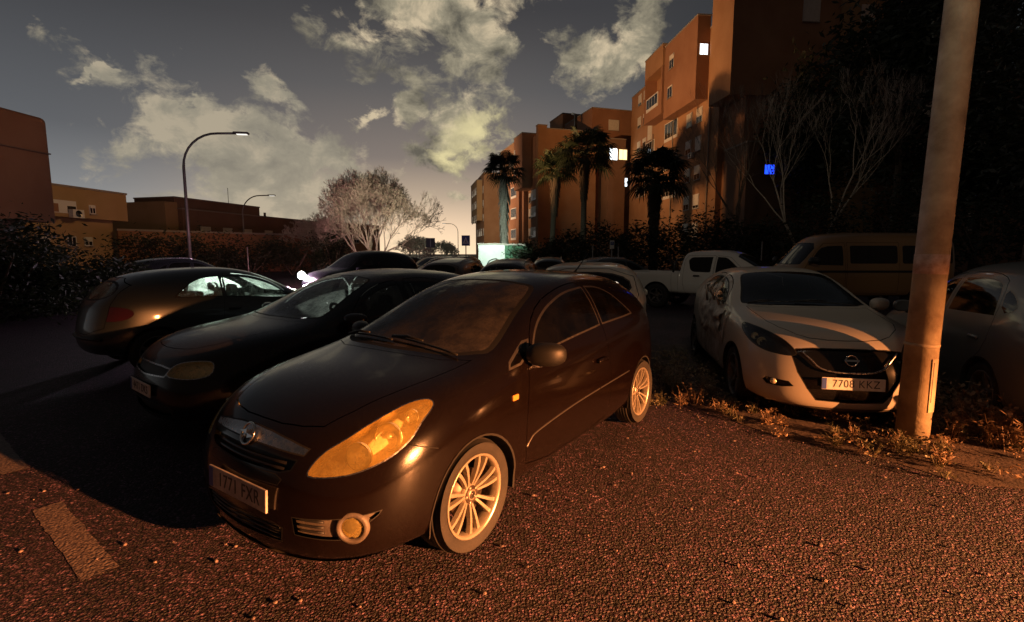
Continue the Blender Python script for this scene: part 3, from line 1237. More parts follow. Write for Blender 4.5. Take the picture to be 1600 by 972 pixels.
def build_hero():
    t = thing('parked_car', 'black three-door hatchback nearest the camera, its clear headlight and alloy wheels glowing orange', 'car',
              (-.872, 3.027, 0), -2.1767, 'parked cars')
    b = Body(HERO_CAGE)
    pm = M['black_paint']
    arches(b, t)
    # lamps
    HL = [(.762, .463, .617), (.70, .480, .70), (.60, .545, .765), (.47, .605, .835), (.30, .645, .88), (.215, .69, .885), (.22, .735, .86),
          (.322, .753, .802), (.412, .757, .735), (.539, .722, .671), (.675, .622, .626)]
    lamp(b, t, HL, (.55, .6, .58), M['lens'], M['bowl'], depth=.075,
         cells=(((.56, .60, .685), .062, M['reflector']), ((.42, .645, .745), .066, M['reflector']), ((.31, .68, .82), .034, M['reflector'])))
    # glass
    b.panel('windscreen', sym(spl(SCREEN_T, 3, closed=False)), PROJ['T'], M['screen'], t, .036, M['seal'], 'screen_edge', minn=.15)
    for s in 'LR':
        pr = PROJ[s]
        b.panel('quarter_glass', chaikin(DLO_TRI, 1), pr, M['side_glass'], t, .014, M['trim'], 'window_trim')
        dw = b.panel('side_window', chaikin(DLO_DOOR, 2), pr, M['side_glass'], t, .013, M['trim'], 'window_trim')
        b.panel('rear_side_window', chaikin(DLO_REAR, 2), pr, M['side_glass'], t, .013, M['trim'], 'window_trim')
        door = [(-.47, .27), (-.445, .5), (-.50, .75), (-.565, .93), (-.60, .965), (-.745, 1.145), (-.965, 1.275), (-1.2, 1.345), (-1.45, 1.385), (-1.66, 1.39),
                (-1.70, 1.0), (-1.745, .7), (-1.72, .4), (-1.66, .27)]
        d = b.panel('door', chaikin(door, 1), pr, pm, t, .005)
        sg = 1 if s == 'L' else -1
        bm = bmesh.new()
        add_box(bm, (-1.56, sg * .853, .79), (.17, .03, .035), bev=.012)
        mesh_obj('handle', bm, pm, d, smooth=True)
        bm = bmesh.new()
        add_lathe(bm, [(.001, .006), (.02, .006), (.028, 0)], (-2.16, sg * .842, .87), (0, sg, .05), 16)
    # bonnet
    hood = [(.70, 0), (.695, .16), (.67, .30), (.63, .41), (.50, .475), (.30, .53), (.10, .57), (-.10, .60), (-.23, .615), (-.14, .45), (-.115, .2), (-.11, 0)]
    b.panel('bonnet', sym(hood), PROJ['T'], pm, t, .006, minn=.3)
    # front face
    F = PROJ['F']
    bar = [(0, .765), (.15, .758), (.30, .742), (.425, .722), (.41, .690), (.28, .694), (.15, .698), (0, .70)]
    cb = b.panel('chrome_bar', sym(bar, 0), F, M['satin'], t, .006, M['seal'], 'bar_edge')
    gr = [(0, .688), (.2, .684), (.39, .675), (.37, .625), (.30, .605), (0, .60)]
    g = b.panel('grille', sym(gr, 0), F, M['plastic'], t, .008, M['gloss_black'], 'grille_frame', sink=.03)
    for k, z in enumerate((.625, .65)):
        bm = bmesh.new()
        add_tube(bm, [Vector((b.hit(y, z, F)[0].x - .008, y, z)) for y in [i * .08 - .32 for i in range(9)]], .007, 6)
        mesh_obj('grille_bar', bm, M['gloss_black'], g)
    gl = [(0, .598), (.28, .602), (.33, .585), (.31, .555), (0, .548)]
    b.panel('bumper_strip', sym(gl, 0), F, M['gloss_black'], t, .003, M['seal'], 'strip_edge')
    li = [(0, .385), (.30, .385), (.36, .37), (.34, .29), (0, .275)]
    g2 = b.panel('lower_intake', sym(li, 0), F, M['plastic'], t, .008, M['plastic'], 'intake_frame', sink=.04)
    for z in (.305, .33, .355):
        bm = bmesh.new()
        add_tube(bm, [Vector((b.hit(y, z, F)[0].x - .01, y, z)) for y in [i * .08 - .32 for i in range(9)]], .006, 6)
        mesh_obj('grille_bar', bm, M['plastic'], g2)
    for s in (1, -1):
        pr = oblique((.8, .6 * s, 0))
        A, B, D = pr
        q = [(.815, .41, .435), (.70, .66, .452), (.585, .755, .468), (.60, .745, .445), (.655, .70, .40), (.70, .66, .345), (.76, .56, .345), (.81, .42, .35)]
        poly = [(Vector((p[0], p[1] * s, p[2])).dot(A), Vector((p[0], p[1] * s, p[2])).dot(B)) for p in q]
        rc = b.panel('fog_lamp_recess', poly, pr, M['grey_plastic'], t, .004, M['seal'], 'recess_edge', sink=.02)
        for z in (.375, .40, .425):
            bm = bmesh.new()
            P = []
            for i in range(5):
                y = .42 + .035 * i
                loc = b.hit(s * y, z, F)[0]
                P.append(loc - Vector((.012, 0, 0)))
            add_tube(bm, P, .0055, 6)
            mesh_obj('recess_fin', bm, M['plastic'], rc)
        c = Vector((.686, .668 * s, .400))
        n = Vector((.80, .58 * s, 0)).normalized()
        bm = bmesh.new()
        add_lathe(bm, [(.078, -.03), (.074, .002), (.058, .008), (.048, -.004), (.046, -.02)], c, n, 28)
        fo = mesh_obj('fog_lamp', bm, M['grey_plastic'], t)
        bm = bmesh.new()
        add_lathe(bm, [(.048, -.004), (.03, .002), (.001, .004)], c, n, 24)
        mesh_obj('lens', bm, M['lens'], fo)
        bm = bmesh.new()
        add_lathe(bm, [(.046, -.006), (.04, -.02), (.02, -.032), (.001, -.034)], c, n, 24)
        mesh_obj('reflector', bm, M['bowl'], fo)
    # front lip
    lip = [(.86, -.9), (.86, .9), (.30, .9), (.30, -.9)]
    fs = [f for f in b.bm.faces if f.calc_center_median().z < .215 and f.calc_center_median().x > .30]
    b.emit('front_lip', b.grab(fs, .008), M['grey_plastic'], t)
    # bumper joint below the lamp towards the arch
    for s in (1, -1):
        bm = bmesh.new()
        P = []
        for (x, z) in ((.42, .725), (.36, .700), (.28, .672)):
            loc = b.hit(x, z, PROJ['L' if s > 0 else 'R'])[0]
            P.append(loc + Vector((0, s * .0005, 0)))
        add_tube(bm, P, .003, 5)
        mesh_obj('bumper_joint', bm, M['seal'], t)
        # side repeater
        loc = b.hit(-.36, .775, PROJ['L' if s > 0 else 'R'])[0]
        bm = bmesh.new()
        add_box(bm, loc + Vector((0, s * .003, 0)), (.06, .014, .034), bev=.005)
        mesh_obj('indicator', bm, M['amber'], t)
        # side moulding
        pr = PROJ['L' if s > 0 else 'R']
        up = spl([(-.46, .44), (-.50, .475), (-.60, .508), (-1.1, .552), (-1.68, .577), (-2.13, .592)], 4, closed=False)
        bm = bmesh.new()
        P = [b.hit(x, z, pr)[0] for (x, z) in up]
        add_tube(bm, P, .006, 6)
        mesh_obj('side_moulding', bm, M['trim'], t)
        mirror(t, -.63, s * .775, .985, s, M['plastic'], M['satin'])
    # emblem: a ring with a lightning bolt
    c = b.hit(.0, .728, F)[0] + Vector((.018, 0, 0))
    n = Vector((.9, 0, .42)).normalized()
    bm = bmesh.new()
    add_lathe(bm, [(.052 + .007 * math.cos(q), .007 * math.sin(q)) for q in [k * math.pi / 4 for k in range(8)]], c, n, 36, closed=True)
    up = n.cross(Vector((0, 1, 0))) * -1
    if up.z < 0:
        up = -up
    bolt = [(-.068, .004), (-.012, .020), (-.006, .002), (.068, -.004), (.012, -.020), (.006, -.002)]
    add_prism(bm, bolt, lambda u, v: c + Vector((0, 1, 0)) * u + up * v - n * .002, n * .009)
    mesh_obj('emblem', bm, M['chrome'], t)
    # plate
    loc, nn = b.hit(.0, .487, F)
    plate(t, loc + Vector((.010, .03, 0)), (1, 0.02, .05), '1771 FXR', 'plate_dirty')
    # rear
    B = PROJ['B']
    b.panel('rear_window', chaikin([(-.52, 1.04), (.52, 1.04), (.42, 1.29), (-.42, 1.29)], 2), B, M['black_glass'], t, .02, M['seal'], 'screen_edge')
    b.panel('tailgate', chaikin([(-.60, .62), (.60, .62), (.62, 1.0), (.50, 1.34), (-.50, 1.34), (-.62, 1.0)], 1), B, pm, t, .006)
    for s in (1, -1):
        q = [(-2.95, .70, 1.02), (-3.08, .45, 1.0), (-3.10, .5, .82), (-2.95, .74, .78), (-2.85, .78, .92)]
        pr = oblique((-.7, .7 * s, .1))
        A, Bv, D = pr
        b.panel('tail_lamp', chaikin([(Vector((p[0], p[1] * s, p[2])).dot(A), Vector((p[0], p[1] * s, p[2])).dot(Bv)) for p in q], 2), pr, M['red_lens'], t, .004, M['seal'], 'lamp_edge')
    wiper(b, t, ((-.27, -.10), (-.21, .52)))
    wiper(b, t, ((-.30, -.60), (-.23, -.06)))
    # roof aerial
    bm = bmesh.new()
    add_tube(bm, [(-2.65, 0, 1.40), (-2.75, 0, 1.46), (-3.0, 0, 1.62)], [.02, .008, .003], 6)
    mesh_obj('aerial', bm, M['plastic'], t)
    seats(t)
    bm = bmesh.new()
    add_box(bm, (-.98, 0, 1.27), (.03, .22, .06), Matrix.Rotation(.3, 3, 'Y'), bev=.012)
    add_tube(bm, [(-.98, 0, 1.29), (-.98, 0, 1.36)], .01, 6)
    mesh_obj('rear_view_mirror', bm, M['plastic'], t)
    loc = b.hit(-.86, .02, PROJ['T'])[0]
    bm = bmesh.new()
    add_box(bm, loc - Vector((0, 0, .012)), (.07, .06, .003), Matrix.Rotation(.42, 3, 'Y'))
    mesh_obj('windscreen_sticker', bm, M['plate'], t)
    finish(b, t, pm)
    for x in (0, -2.511):
        for s in (1, -1):
            wheel(t, x, s * .735, side=s)
    return t

# ------------------------------------------------------------------ other cars
def plin(v, ks):
    if v <= ks[0][0]:
        return ks[0][1] + (v - ks[0][0])
    for (a, b), (c, d) in zip(ks, ks[1:]):
        if v <= c:
            return b + (v - a) * (d - b) / (c - a)
    return ks[-1][1] + (v - ks[-1][0])


class Warp:
    def __init__(self, xk=None, zk=None, ys=1.0):
        self.xk = sorted(xk or [(0, 0), (1, 1)])
        self.zk = sorted(zk or [(0, 0), (1, 1)])
        self.ys = ys

    def x(self, v):
        return plin(v, self.xk)

    def z(self, v):
        return plin(v, self.zk)

    def p3(self, p):
        return (self.x(p[0]), p[1] * self.ys, self.z(p[2]))

    def xz(self, poly):
        return [(self.x(a), self.z(b)) for a, b in poly]

    def xy(self, poly):
        return [(self.x(a), b * self.ys) for a, b in poly]

    def yz(self, poly):
        return [(a * self.ys, self.z(b)) for a, b in poly]

    def cage(self, c):
        return [[self.p3(p) for p in r] for r in c]


class Boxy(Warp):
    """also widens the greenhouse for square-backed cars"""
    def p3(self, p):
        k = 1 + max(0, min(1, (p[2] - .95) / .3)) * max(0, min(1, (-p[0] - 1.6) / 1.0)) * .20
        return (self.x(p[0]), p[1] * self.ys * k, self.z(p[2]))

    def yz(self, poly):
        return [(a * self.ys * (1.16 if b > .95 else 1.0), self.z(b)) for a, b in poly]


def hatch(t, w, pm, glassm=('screen_dark', 'side_glass', 'black_glass'), doors=5, axles=(0, -2.511), front='plain', lampm='bowl', lensm='lens_clear',
          plate_txt=None, style='five', alloy='alloy_dirty', level=2, interior=True, tail=True, rails=False, trimm='seal', hl=None, wheels=True,
          mirrors=True, detail=True):
    """a closed-body car made by reshaping the hatchback shell"""
    b = Body(w.cage(HERO_CAGE), level)
    arches(b, t, axles=axles, ra=.35)
    HL = hl or [(.74, .44, .62), (.68, .46, .71), (.55, .55, .78), (.42, .64, .82), (.36, .72, .80), (.40, .765, .70), (.55, .71, .64), (.68, .60, .60)]
    HL = [w.p3(p) for p in HL]
    cx = sum(p[0] for p in HL) / len(HL)
    cy = sum(p[1] for p in HL) / len(HL)
    cz = sum(p[2] for p in HL) / len(HL)
    lamp(b, t, HL, (.65, .6, .40), M[lensm], M[lampm], depth=.06, cells=(((cx - .05, cy - .02, cz - .03), .055, M['reflector']),) if detail else ())
    T, F, B = PROJ['T'], PROJ['F'], PROJ['B']
    b.panel('windscreen', w.xy(sym(spl(SCREEN_T, 3, closed=False))), T, M[glassm[0]], t, .02, M['seal'], 'screen_edge', minn=.15)
    if doors == 3:
        wins = [('side_window', DLO_DOOR), ('rear_side_window', DLO_REAR)]
        dr = [[(-.47, .27), (-.445, .5), (-.50, .75), (-.565, .93), (-.60, .965), (-.745, 1.145), (-.965, 1.275), (-1.2, 1.345), (-1.45, 1.385), (-1.66, 1.39),
               (-1.70, 1.0), (-1.745, .7), (-1.72, .4), (-1.66, .27)]]
    else:
        wins = [('side_window', [(-.60, .955), (-.80, 1.13), (-1.0, 1.235), (-1.20, 1.30), (-1.38, 1.325), (-1.385, 1.325), (-1.40, 1.03), (-1.395, 1.025), (-.95, .985)]),
                ('side_window', [(-1.45, 1.33), (-1.455, 1.33), (-1.7, 1.34), (-1.95, 1.325), (-2.06, 1.29), (-2.20, 1.06), (-2.19, 1.055), (-1.47, 1.03), (-1.465, 1.035)]),
                ('rear_side_window', [(-2.11, 1.28), (-2.3, 1.22), (-2.42, 1.12), (-2.24, 1.07)])]
        dr = [[(-.46, .27), (-.44, .5), (-.50, .75), (-.565, .93), (-.78, 1.16), (-.98, 1.275), (-1.2, 1.345), (-1.42, 1.37), (-1.425, 1.0), (-1.40, .6), (-1.40, .27)],
              [(-1.43, 1.37), (-1.7, 1.385), (-1.95, 1.365), (-2.09, 1.31), (-2.22, 1.06), (-2.20, .80), (-2.05, .60), (-2.0, .45), (-2.0, .27), (-1.412, .27), (-1.412, .6), (-1.437, 1.0)]]
    for s in 'LR':
        pr = PROJ[s]
        sg = 1 if s == 'L' else -1
        for nme, q in wins:
            b.panel(nme, w.xz(chaikin(q, 1)), pr, M[glassm[1]], t, .012, M[trimm], 'window_trim')
        for q in dr:
            d = b.panel('door', w.xz(chaikin(q, 1)), pr, pm, t, .005)
            xs = min(p[0] for p in q) + .18
            loc = b.hit(w.x(xs) + .0, w.z(.86), pr)[0]
            if detail and loc is not None:
                bm = bmesh.new()
                add_box(bm, (loc.x, loc.y + sg * .01, loc.z), (.17, .03, .035), bev=.012)
                mesh_obj('handle', bm, M['plastic'] if trimm == 'seal' else pm, d, smooth=True)
        if mirrors:
            loc = b.hit(w.x(-.60), w.z(.945), pr)[0]
            y = loc.y if loc else sg * .78
            mirror(t, w.x(-.60), y + sg * .01, w.z(.985), sg, pm, M['plastic'])
    hood = [(.66, 0), (.65, .16), (.62, .30), (.58, .40), (.45, .52), (.30, .56), (.10, .59), (-.10, .61), (-.23, .615), (-.14, .45), (-.115, .2), (-.11, 0)]
    b.panel('bonnet', w.xy(sym(hood)), T, pm, t, .006, minn=.3)
    if front == 'plain':
        gr = [(0, .70), (.25, .695), (.40, .68), (.36, .60), (0, .585)]
        b.panel('grille', w.yz(sym(gr, 0)), F, M['plastic'], t, .012, M['satin'], 'grille_frame', sink=.02)
        li = [(0, .36), (.42, .36), (.5, .33), (.45, .25), (0, .24)]
        b.panel('lower_intake', w.yz(sym(li, 0)), F, M['plastic'], t, .01, M['plastic'], 'intake_frame', sink=.03)
        if plate_txt:
            loc, nn = b.hit(0, w.z(.47), F)
            plate(t, loc + Vector((.012, 0, 0)), (1, 0, .05), plate_txt)
    # rear
    b.panel('rear_window', w.yz(chaikin([(-.56, 1.05), (.56, 1.05), (.46, 1.31), (-.46, 1.31)], 2)), B, M[glassm[2]], t, .02, M['seal'], 'screen_edge')
    b.panel('tailgate', w.yz(chaikin([(-.60, .60), (.60, .60), (.63, 1.0), (.52, 1.35), (-.52, 1.35), (-.63, 1.0)], 1)), B, pm, t, .006)
    if tail:
        for s in (1, -1):
            q = [w.p3((p[0], p[1] * s, p[2])) for p in [(-3.0, .66, 1.0), (-3.10, .50, .97), (-3.13, .5, .80), (-2.98, .76, .78), (-2.86, .80, .86), (-2.88, .78, .96)]]
            pr = oblique((-.75, .62 * s, .1))
            A, Bv, D = pr
            b.panel('tail_lamp', chaikin([(Vector(p).dot(A), Vector(p).dot(Bv)) for p in q], 2), pr, M['red_lens'], t, .005, M['seal'], 'lamp_edge')
        bm = bmesh.new()
        P = []
        for i in range(11):
            y = (-.6 + .12 * i)
            loc = b.hit(y * w.ys, w.z(.55), B)[0]
            P.append(loc + Vector((-.01, 0, 0)))
        add_tube(bm, P, .022, 6)
        mesh_obj('bumper_moulding', bm, M['plastic'], t)
    if rails:
        for s in (1, -1):
            bm = bmesh.new()
            P = []
            for i in range(9):
                x = -1.25 - 1.35 * i / 8
                loc = b.hit(w.x(x), s * .50 * w.ys, T)[0]
                up = .0 if i in (0, 8) else .05
                P.append(loc + Vector((0, 0, up)))
            add_tube(bm, P, .016, 8)
            mesh_obj('roof_rail', bm, M['satin'], t)
    if interior:
        seats(t)
    return b


def done(b, t, pm, axles=(0, -2.511), style='five', alloy='alloy_dirty', ys=1.0, r=.31, wheels=True):
    finish(b, t, pm)
    for x in axles:
        for s in (1, -1):
            wheel(t, x, s * .735 * ys, z=r, r=r, rim=r * .70, side=s, style=style, alloy=alloy)


def build_micra():
    t = thing('parked_car', 'white hatchback with a crumpled flank parked nose-out beside the big pole, half lit orange', 'car',
              (3.238, 5.184, 0), R(-101), 'parked cars')
    w = Warp(xk=[(-3.2, -3.2), (-2.51, -2.52), (-1.15, -1.25), (-.2, -.36), (.4, .36), (.87, .82)],
             zk=[(0, 0), (.18, .17), (.6, .60), (.84, .87), (1.0, 1.03), (1.49, 1.455)], ys=1.0)
    pm = M['white_paint']
    hl = [(.71, .40, .655), (.60, .46, .74), (.45, .60, .82), (.30, .70, .86), (.16, .77, .875), (.22, .80, .82), (.40, .775, .74), (.58, .68, .675), (.69, .50, .635)]
    b = Body(w.cage(HERO_CAGE))
    arches(b, t, axles=(0, -2.525), ra=.36)
    T, F, B = PROJ['T'], PROJ['F'], PROJ['B']
    HL = [w.p3(p) for p in hl]
    lamp(b, t, HL, (.6, .6, .45), M['lens_clear'], M['darkbowl'], depth=.06,
         cells=(((.40, .66, .745), .04, M['reflector']), ((.30, .70, .785), .032, M['reflector'])))
    b.panel('windscreen', w.xy(sym(spl(SCREEN_T, 3, closed=False))), T, M['screen_dark'], t, .02, M['seal'], 'screen_edge', minn=.15)
    wins = [('side_window', [(-.60, .955), (-.80, 1.13), (-1.0, 1.235), (-1.20, 1.30), (-1.38, 1.325), (-1.385, 1.325), (-1.40, 1.03), (-1.395, 1.025), (-.95, .985)]),
            ('side_window', [(-1.45, 1.33), (-1.455, 1.33), (-1.7, 1.34), (-1.95, 1.325), (-2.10, 1.27), (-2.32, 1.10), (-1.47, 1.03), (-1.465, 1.035)])]
    dr = [[(-.46, .27), (-.44, .5), (-.50, .75), (-.565, .93), (-.78, 1.16), (-.98, 1.275), (-1.2, 1.345), (-1.42, 1.37), (-1.425, 1.0), (-1.40, .6), (-1.40, .27)],
          [(-1.43, 1.37), (-1.7, 1.385), (-1.95, 1.365), (-2.12, 1.31), (-2.37, 1.10), (-2.20, .80), (-2.05, .60), (-2.0, .45), (-2.0, .27), (-1.412, .27), (-1.412, .6), (-1.437, 1.0)]]
    for s in 'LR':
        pr = PROJ[s]
        sg = 1 if s == 'L' else -1
        hurt = s == 'R'
        for nme, q in wins:
            b.panel(nme, w.xz(chaikin(q, 1)), pr, M['misty_glass' if hurt else 'side_glass'], t, .014, M['seal'], 'window_trim',
                    label='shattered window' if hurt else None)
        for q in dr:
            b.panel('door', w.xz(chaikin(q, 1)), pr, M['wreck'] if hurt else pm, t, .007, label='crumpled door' if hurt else None)
    mirror(t, w.x(-.60), .80, 1.03, 1, pm, M['plastic'])
    hood = [(.70, 0), (.69, .16), (.66, .30), (.60, .40), (.45, .52), (.30, .58), (.10, .60), (-.10, .615), (-.23, .625), (-.14, .45), (-.115, .2), (-.11, 0)]
    b.panel('bonnet', w.xy(sym(hood)), T, pm, t, .006, minn=.3)
    g = [(0, .735), (.30, .73), (.44, .715), (.48, .66), (.44, .52), (.36, .38), (.28, .275), (0, .265)]
    gp = b.panel('grille', w.yz(sym(g, 0)), F, M['gloss_black'], t, .008, M['seal'], 'grille_edge', sink=.025)
    # V shaped bar
    bm = bmesh.new()
    P = []
    for (y, z) in spl([(-.40, .70), (-.33, .64), (-.26, .575), (-.15, .545), (0, .54), (.15, .545), (.26, .575), (.33, .64), (.40, .70)], 3, closed=False):
        loc = b.hit(y, w.z(z), F)
        P.append((loc[0] if loc[0] else Vector((.8, y, z))) + Vector((.002, 0, 0)))
    add_tube(bm, P, .009, 8)
    mesh_obj('grille_bar', bm, M['satin'], gp)
    loc = b.hit(0, w.z(.645), F)[0]
    bm = bmesh.new()
    add_lathe(bm, [(.048 + .006 * math.cos(q), .006 * math.sin(q)) for q in [k * math.pi / 4 for k in range(8)]], loc + Vector((.012, 0, 0)), (.95, 0, .3), 32, closed=True)
    add_box(bm, loc + Vector((.014, 0, 0)), (.008, .125, .018), Matrix.Rotation(-.3, 3, 'Y'))
    mesh_obj('emblem', bm, M['chrome'], t)
    for s in (1, -1):
        pr = oblique((.85, .5 * s, 0))
        A, Bv, D = pr
        q = [(.70, .48, .43), (.62, .66, .445), (.60, .69, .415), (.63, .66, .375), (.70, .54, .37), (.72, .44, .385)]
        poly = [(Vector((p[0], p[1] * s, p[2])).dot(A), Vector((p[0], p[1] * s, p[2])).dot(Bv)) for p in q]
        fr = b.panel('fog_lamp', poly, pr, M['gloss_black'], t, .006, M['plastic'], 'recess_edge', sink=.02)
        bm = bmesh.new()
        add_lathe(bm, [(.03, -.005), (.026, .006), (.001, .010)], b.hit(.62 * s, .41, F)[0], (.8, .4 * s, 0), 16)
        mesh_obj('lens', bm, M['reflector'], fr)
        if s < 0:
            # torn strip of the damaged wing hanging over the arch and a bent mirror
            bm = bmesh.new()
            bmesh.ops.create_grid(bm, x_segments=22, y_segments=16, size=.5)
            for v in bm.verts:
                u, q2 = v.co.x, v.co.y
                x = -1.15 + u * 1.5
                z = .76 + q2 * .38
                h = b.hit(x, z, PROJ['R'])[0]
                y = h.y if h else -.82
                k = noise.noise(Vector((x * 4, z * 5, 3))) * .07 + noise.noise(Vector((x * 11, z * 9, 8))) * .035
                fade = min(1, (.5 - abs(u)) * 5) * min(1, (.5 - abs(q2)) * 5)
                v.co = Vector((x, y - .012 - abs(k) * fade * 1.0, z + k * .5 * fade))
            bmesh.ops.delete(bm, geom=[f for f in bm.faces if noise.noise(f.calc_center_median() * 3.3) > .26], context='FACES')
            mesh_obj('torn_panel', bm, M['wreck'], t, smooth=True)
            bm = bmesh.new()
            for k in range(4):
                P = [Vector((-.95 - .22 * k, -.80 - .02 * (k % 2), .98 + .05 * (k % 3))), Vector((-.82 - .22 * k, -.87, 1.12 + .03 * k)), Vector((-.98 - .2 * k, -.78, 1.25 - .04 * (k % 2)))]
                add_tube(bm, P, [.02, .012, .03], 5)
            mesh_obj('torn_trim', bm, M['wreck'], t)
    # scuffs of mud along the bottom lip
    fs = [f for f in b.bm.faces if f.calc_center_median().z < .20 and f.calc_center_median().x > .25]
    b.emit('front_lip', b.grab(fs, .004), M['grey_plastic'], t)
    loc = b.hit(0, w.z(.45), F)[0]
    plate(t, loc + Vector((.024, 0, 0)), (1, 0, .05), '7708 KKZ')
    b.panel('rear_window', w.yz(chaikin([(-.52, 1.04), (.52, 1.04), (.42, 1.29), (-.42, 1.29)], 2)), B, M['black_glass'], t, .02, M['seal'], 'screen_edge')
    b.panel('tailgate', w.yz(chaikin([(-.60, .62), (.60, .62), (.62, 1.0), (.50, 1.34), (-.50, 1.34), (-.62, 1.0)], 1)), B, pm, t, .006)
    seats(t)
    wiper(b, t, ((-.40, -.10), (-.36, .52)))
    wiper(b, t, ((-.42, -.60), (-.38, -.06)))
    finish(b, t, pm)
    for x in (0, -2.525):
        for s in (1, -1):
            wheel(t, x, s * .735, side=s, style='five', alloy='alloy_dirty')
    return t


def simple_car(label, loc, deg, w, pm, group='parked cars', **kw):
    t = thing('parked_car', label, 'car', loc, R(deg), group)
    ax = kw.pop('ax', (0, -2.511))
    st = kw.pop('wstyle', 'five')
    b = hatch(t, w, M[pm], axles=ax, **kw)
    done(b, t, M[pm], ax, st, ys=w.ys)
    return t


W_FAM = Warp(xk=[(-3.2, -3.3), (-2.84, -2.95), (-2.51, -2.6), (-1.15, -1.20), (-.2, -.30), (.4, .42), (.87, .92)], zk=[(0, 0), (.84, .80), (1.0, .955), (1.49, 1.44)], ys=1.02)
W_LOW = Warp(xk=[(-3.2, -3.20), (-2.84, -2.72), (-2.51, -2.42), (-1.15, -1.12), (-.2, -.26), (.4, .42), (.87, .90)], zk=[(0, 0), (.84, .80), (1.0, .95), (1.49, 1.43)], ys=1.0)
W_TALL = Warp(xk=[(-3.2, -3.6), (-2.84, -3.30), (-2.51, -2.9), (-1.15, -1.05), (-.2, -.18), (.87, .87)], zk=[(0, 0), (.84, .92), (1.0, 1.10), (1.49, 1.76)], ys=1.06)
W_EST = Warp(xk=[(-3.2, -3.55), (-2.84, -3.35), (-2.5, -3.1), (-1.15, -1.25), (-.2, -.36), (.4, .42), (.87, .92)], zk=[(0, 0), (.84, .80), (1.0, .95), (1.49, 1.46)], ys=1.02)

W_MID = Warp(xk=[(-3.2, -3.35), (-2.84, -3.1), (-2.51, -2.6), (-1.15, -1.2), (-.2, -.30), (.87, .90)], zk=[(0, 0), (.84, .82), (1.0, .97), (1.49, 1.50)], ys=1.0)
W_EST = Boxy(xk=[(-3.2, -3.35), (-3.04, -3.3), (-2.95, -3.22), (-2.84, -3.14), (-2.5, -2.95), (-2.3, -2.6), (-1.15, -1.25), (-.2, -.36), (.4, .42), (.87, .92)], zk=[(0, 0), (.84, .80), (1.0, .92), (1.17, 1.20), (1.30, 1.36), (1.365, 1.43), (1.49, 1.49)], ys=1.0)
W_EST2 = Warp(xk=[(-3.2, -3.55), (-2.84, -3.25), (-2.5, -2.9), (-1.15, -1.15), (-.2, -.32), (.4, .42), (.87, .92)], zk=[(0, 0), (.84, .80), (1.0, .97), (1.49, 1.57)], ys=1.02)

PKX = [(-4.2, -4.2), (-3.1, -3.1), (-2.64, -2.75), (-2.12, -2.40), (-1.3, -1.42), (-.45, -.45), (1, 1)]


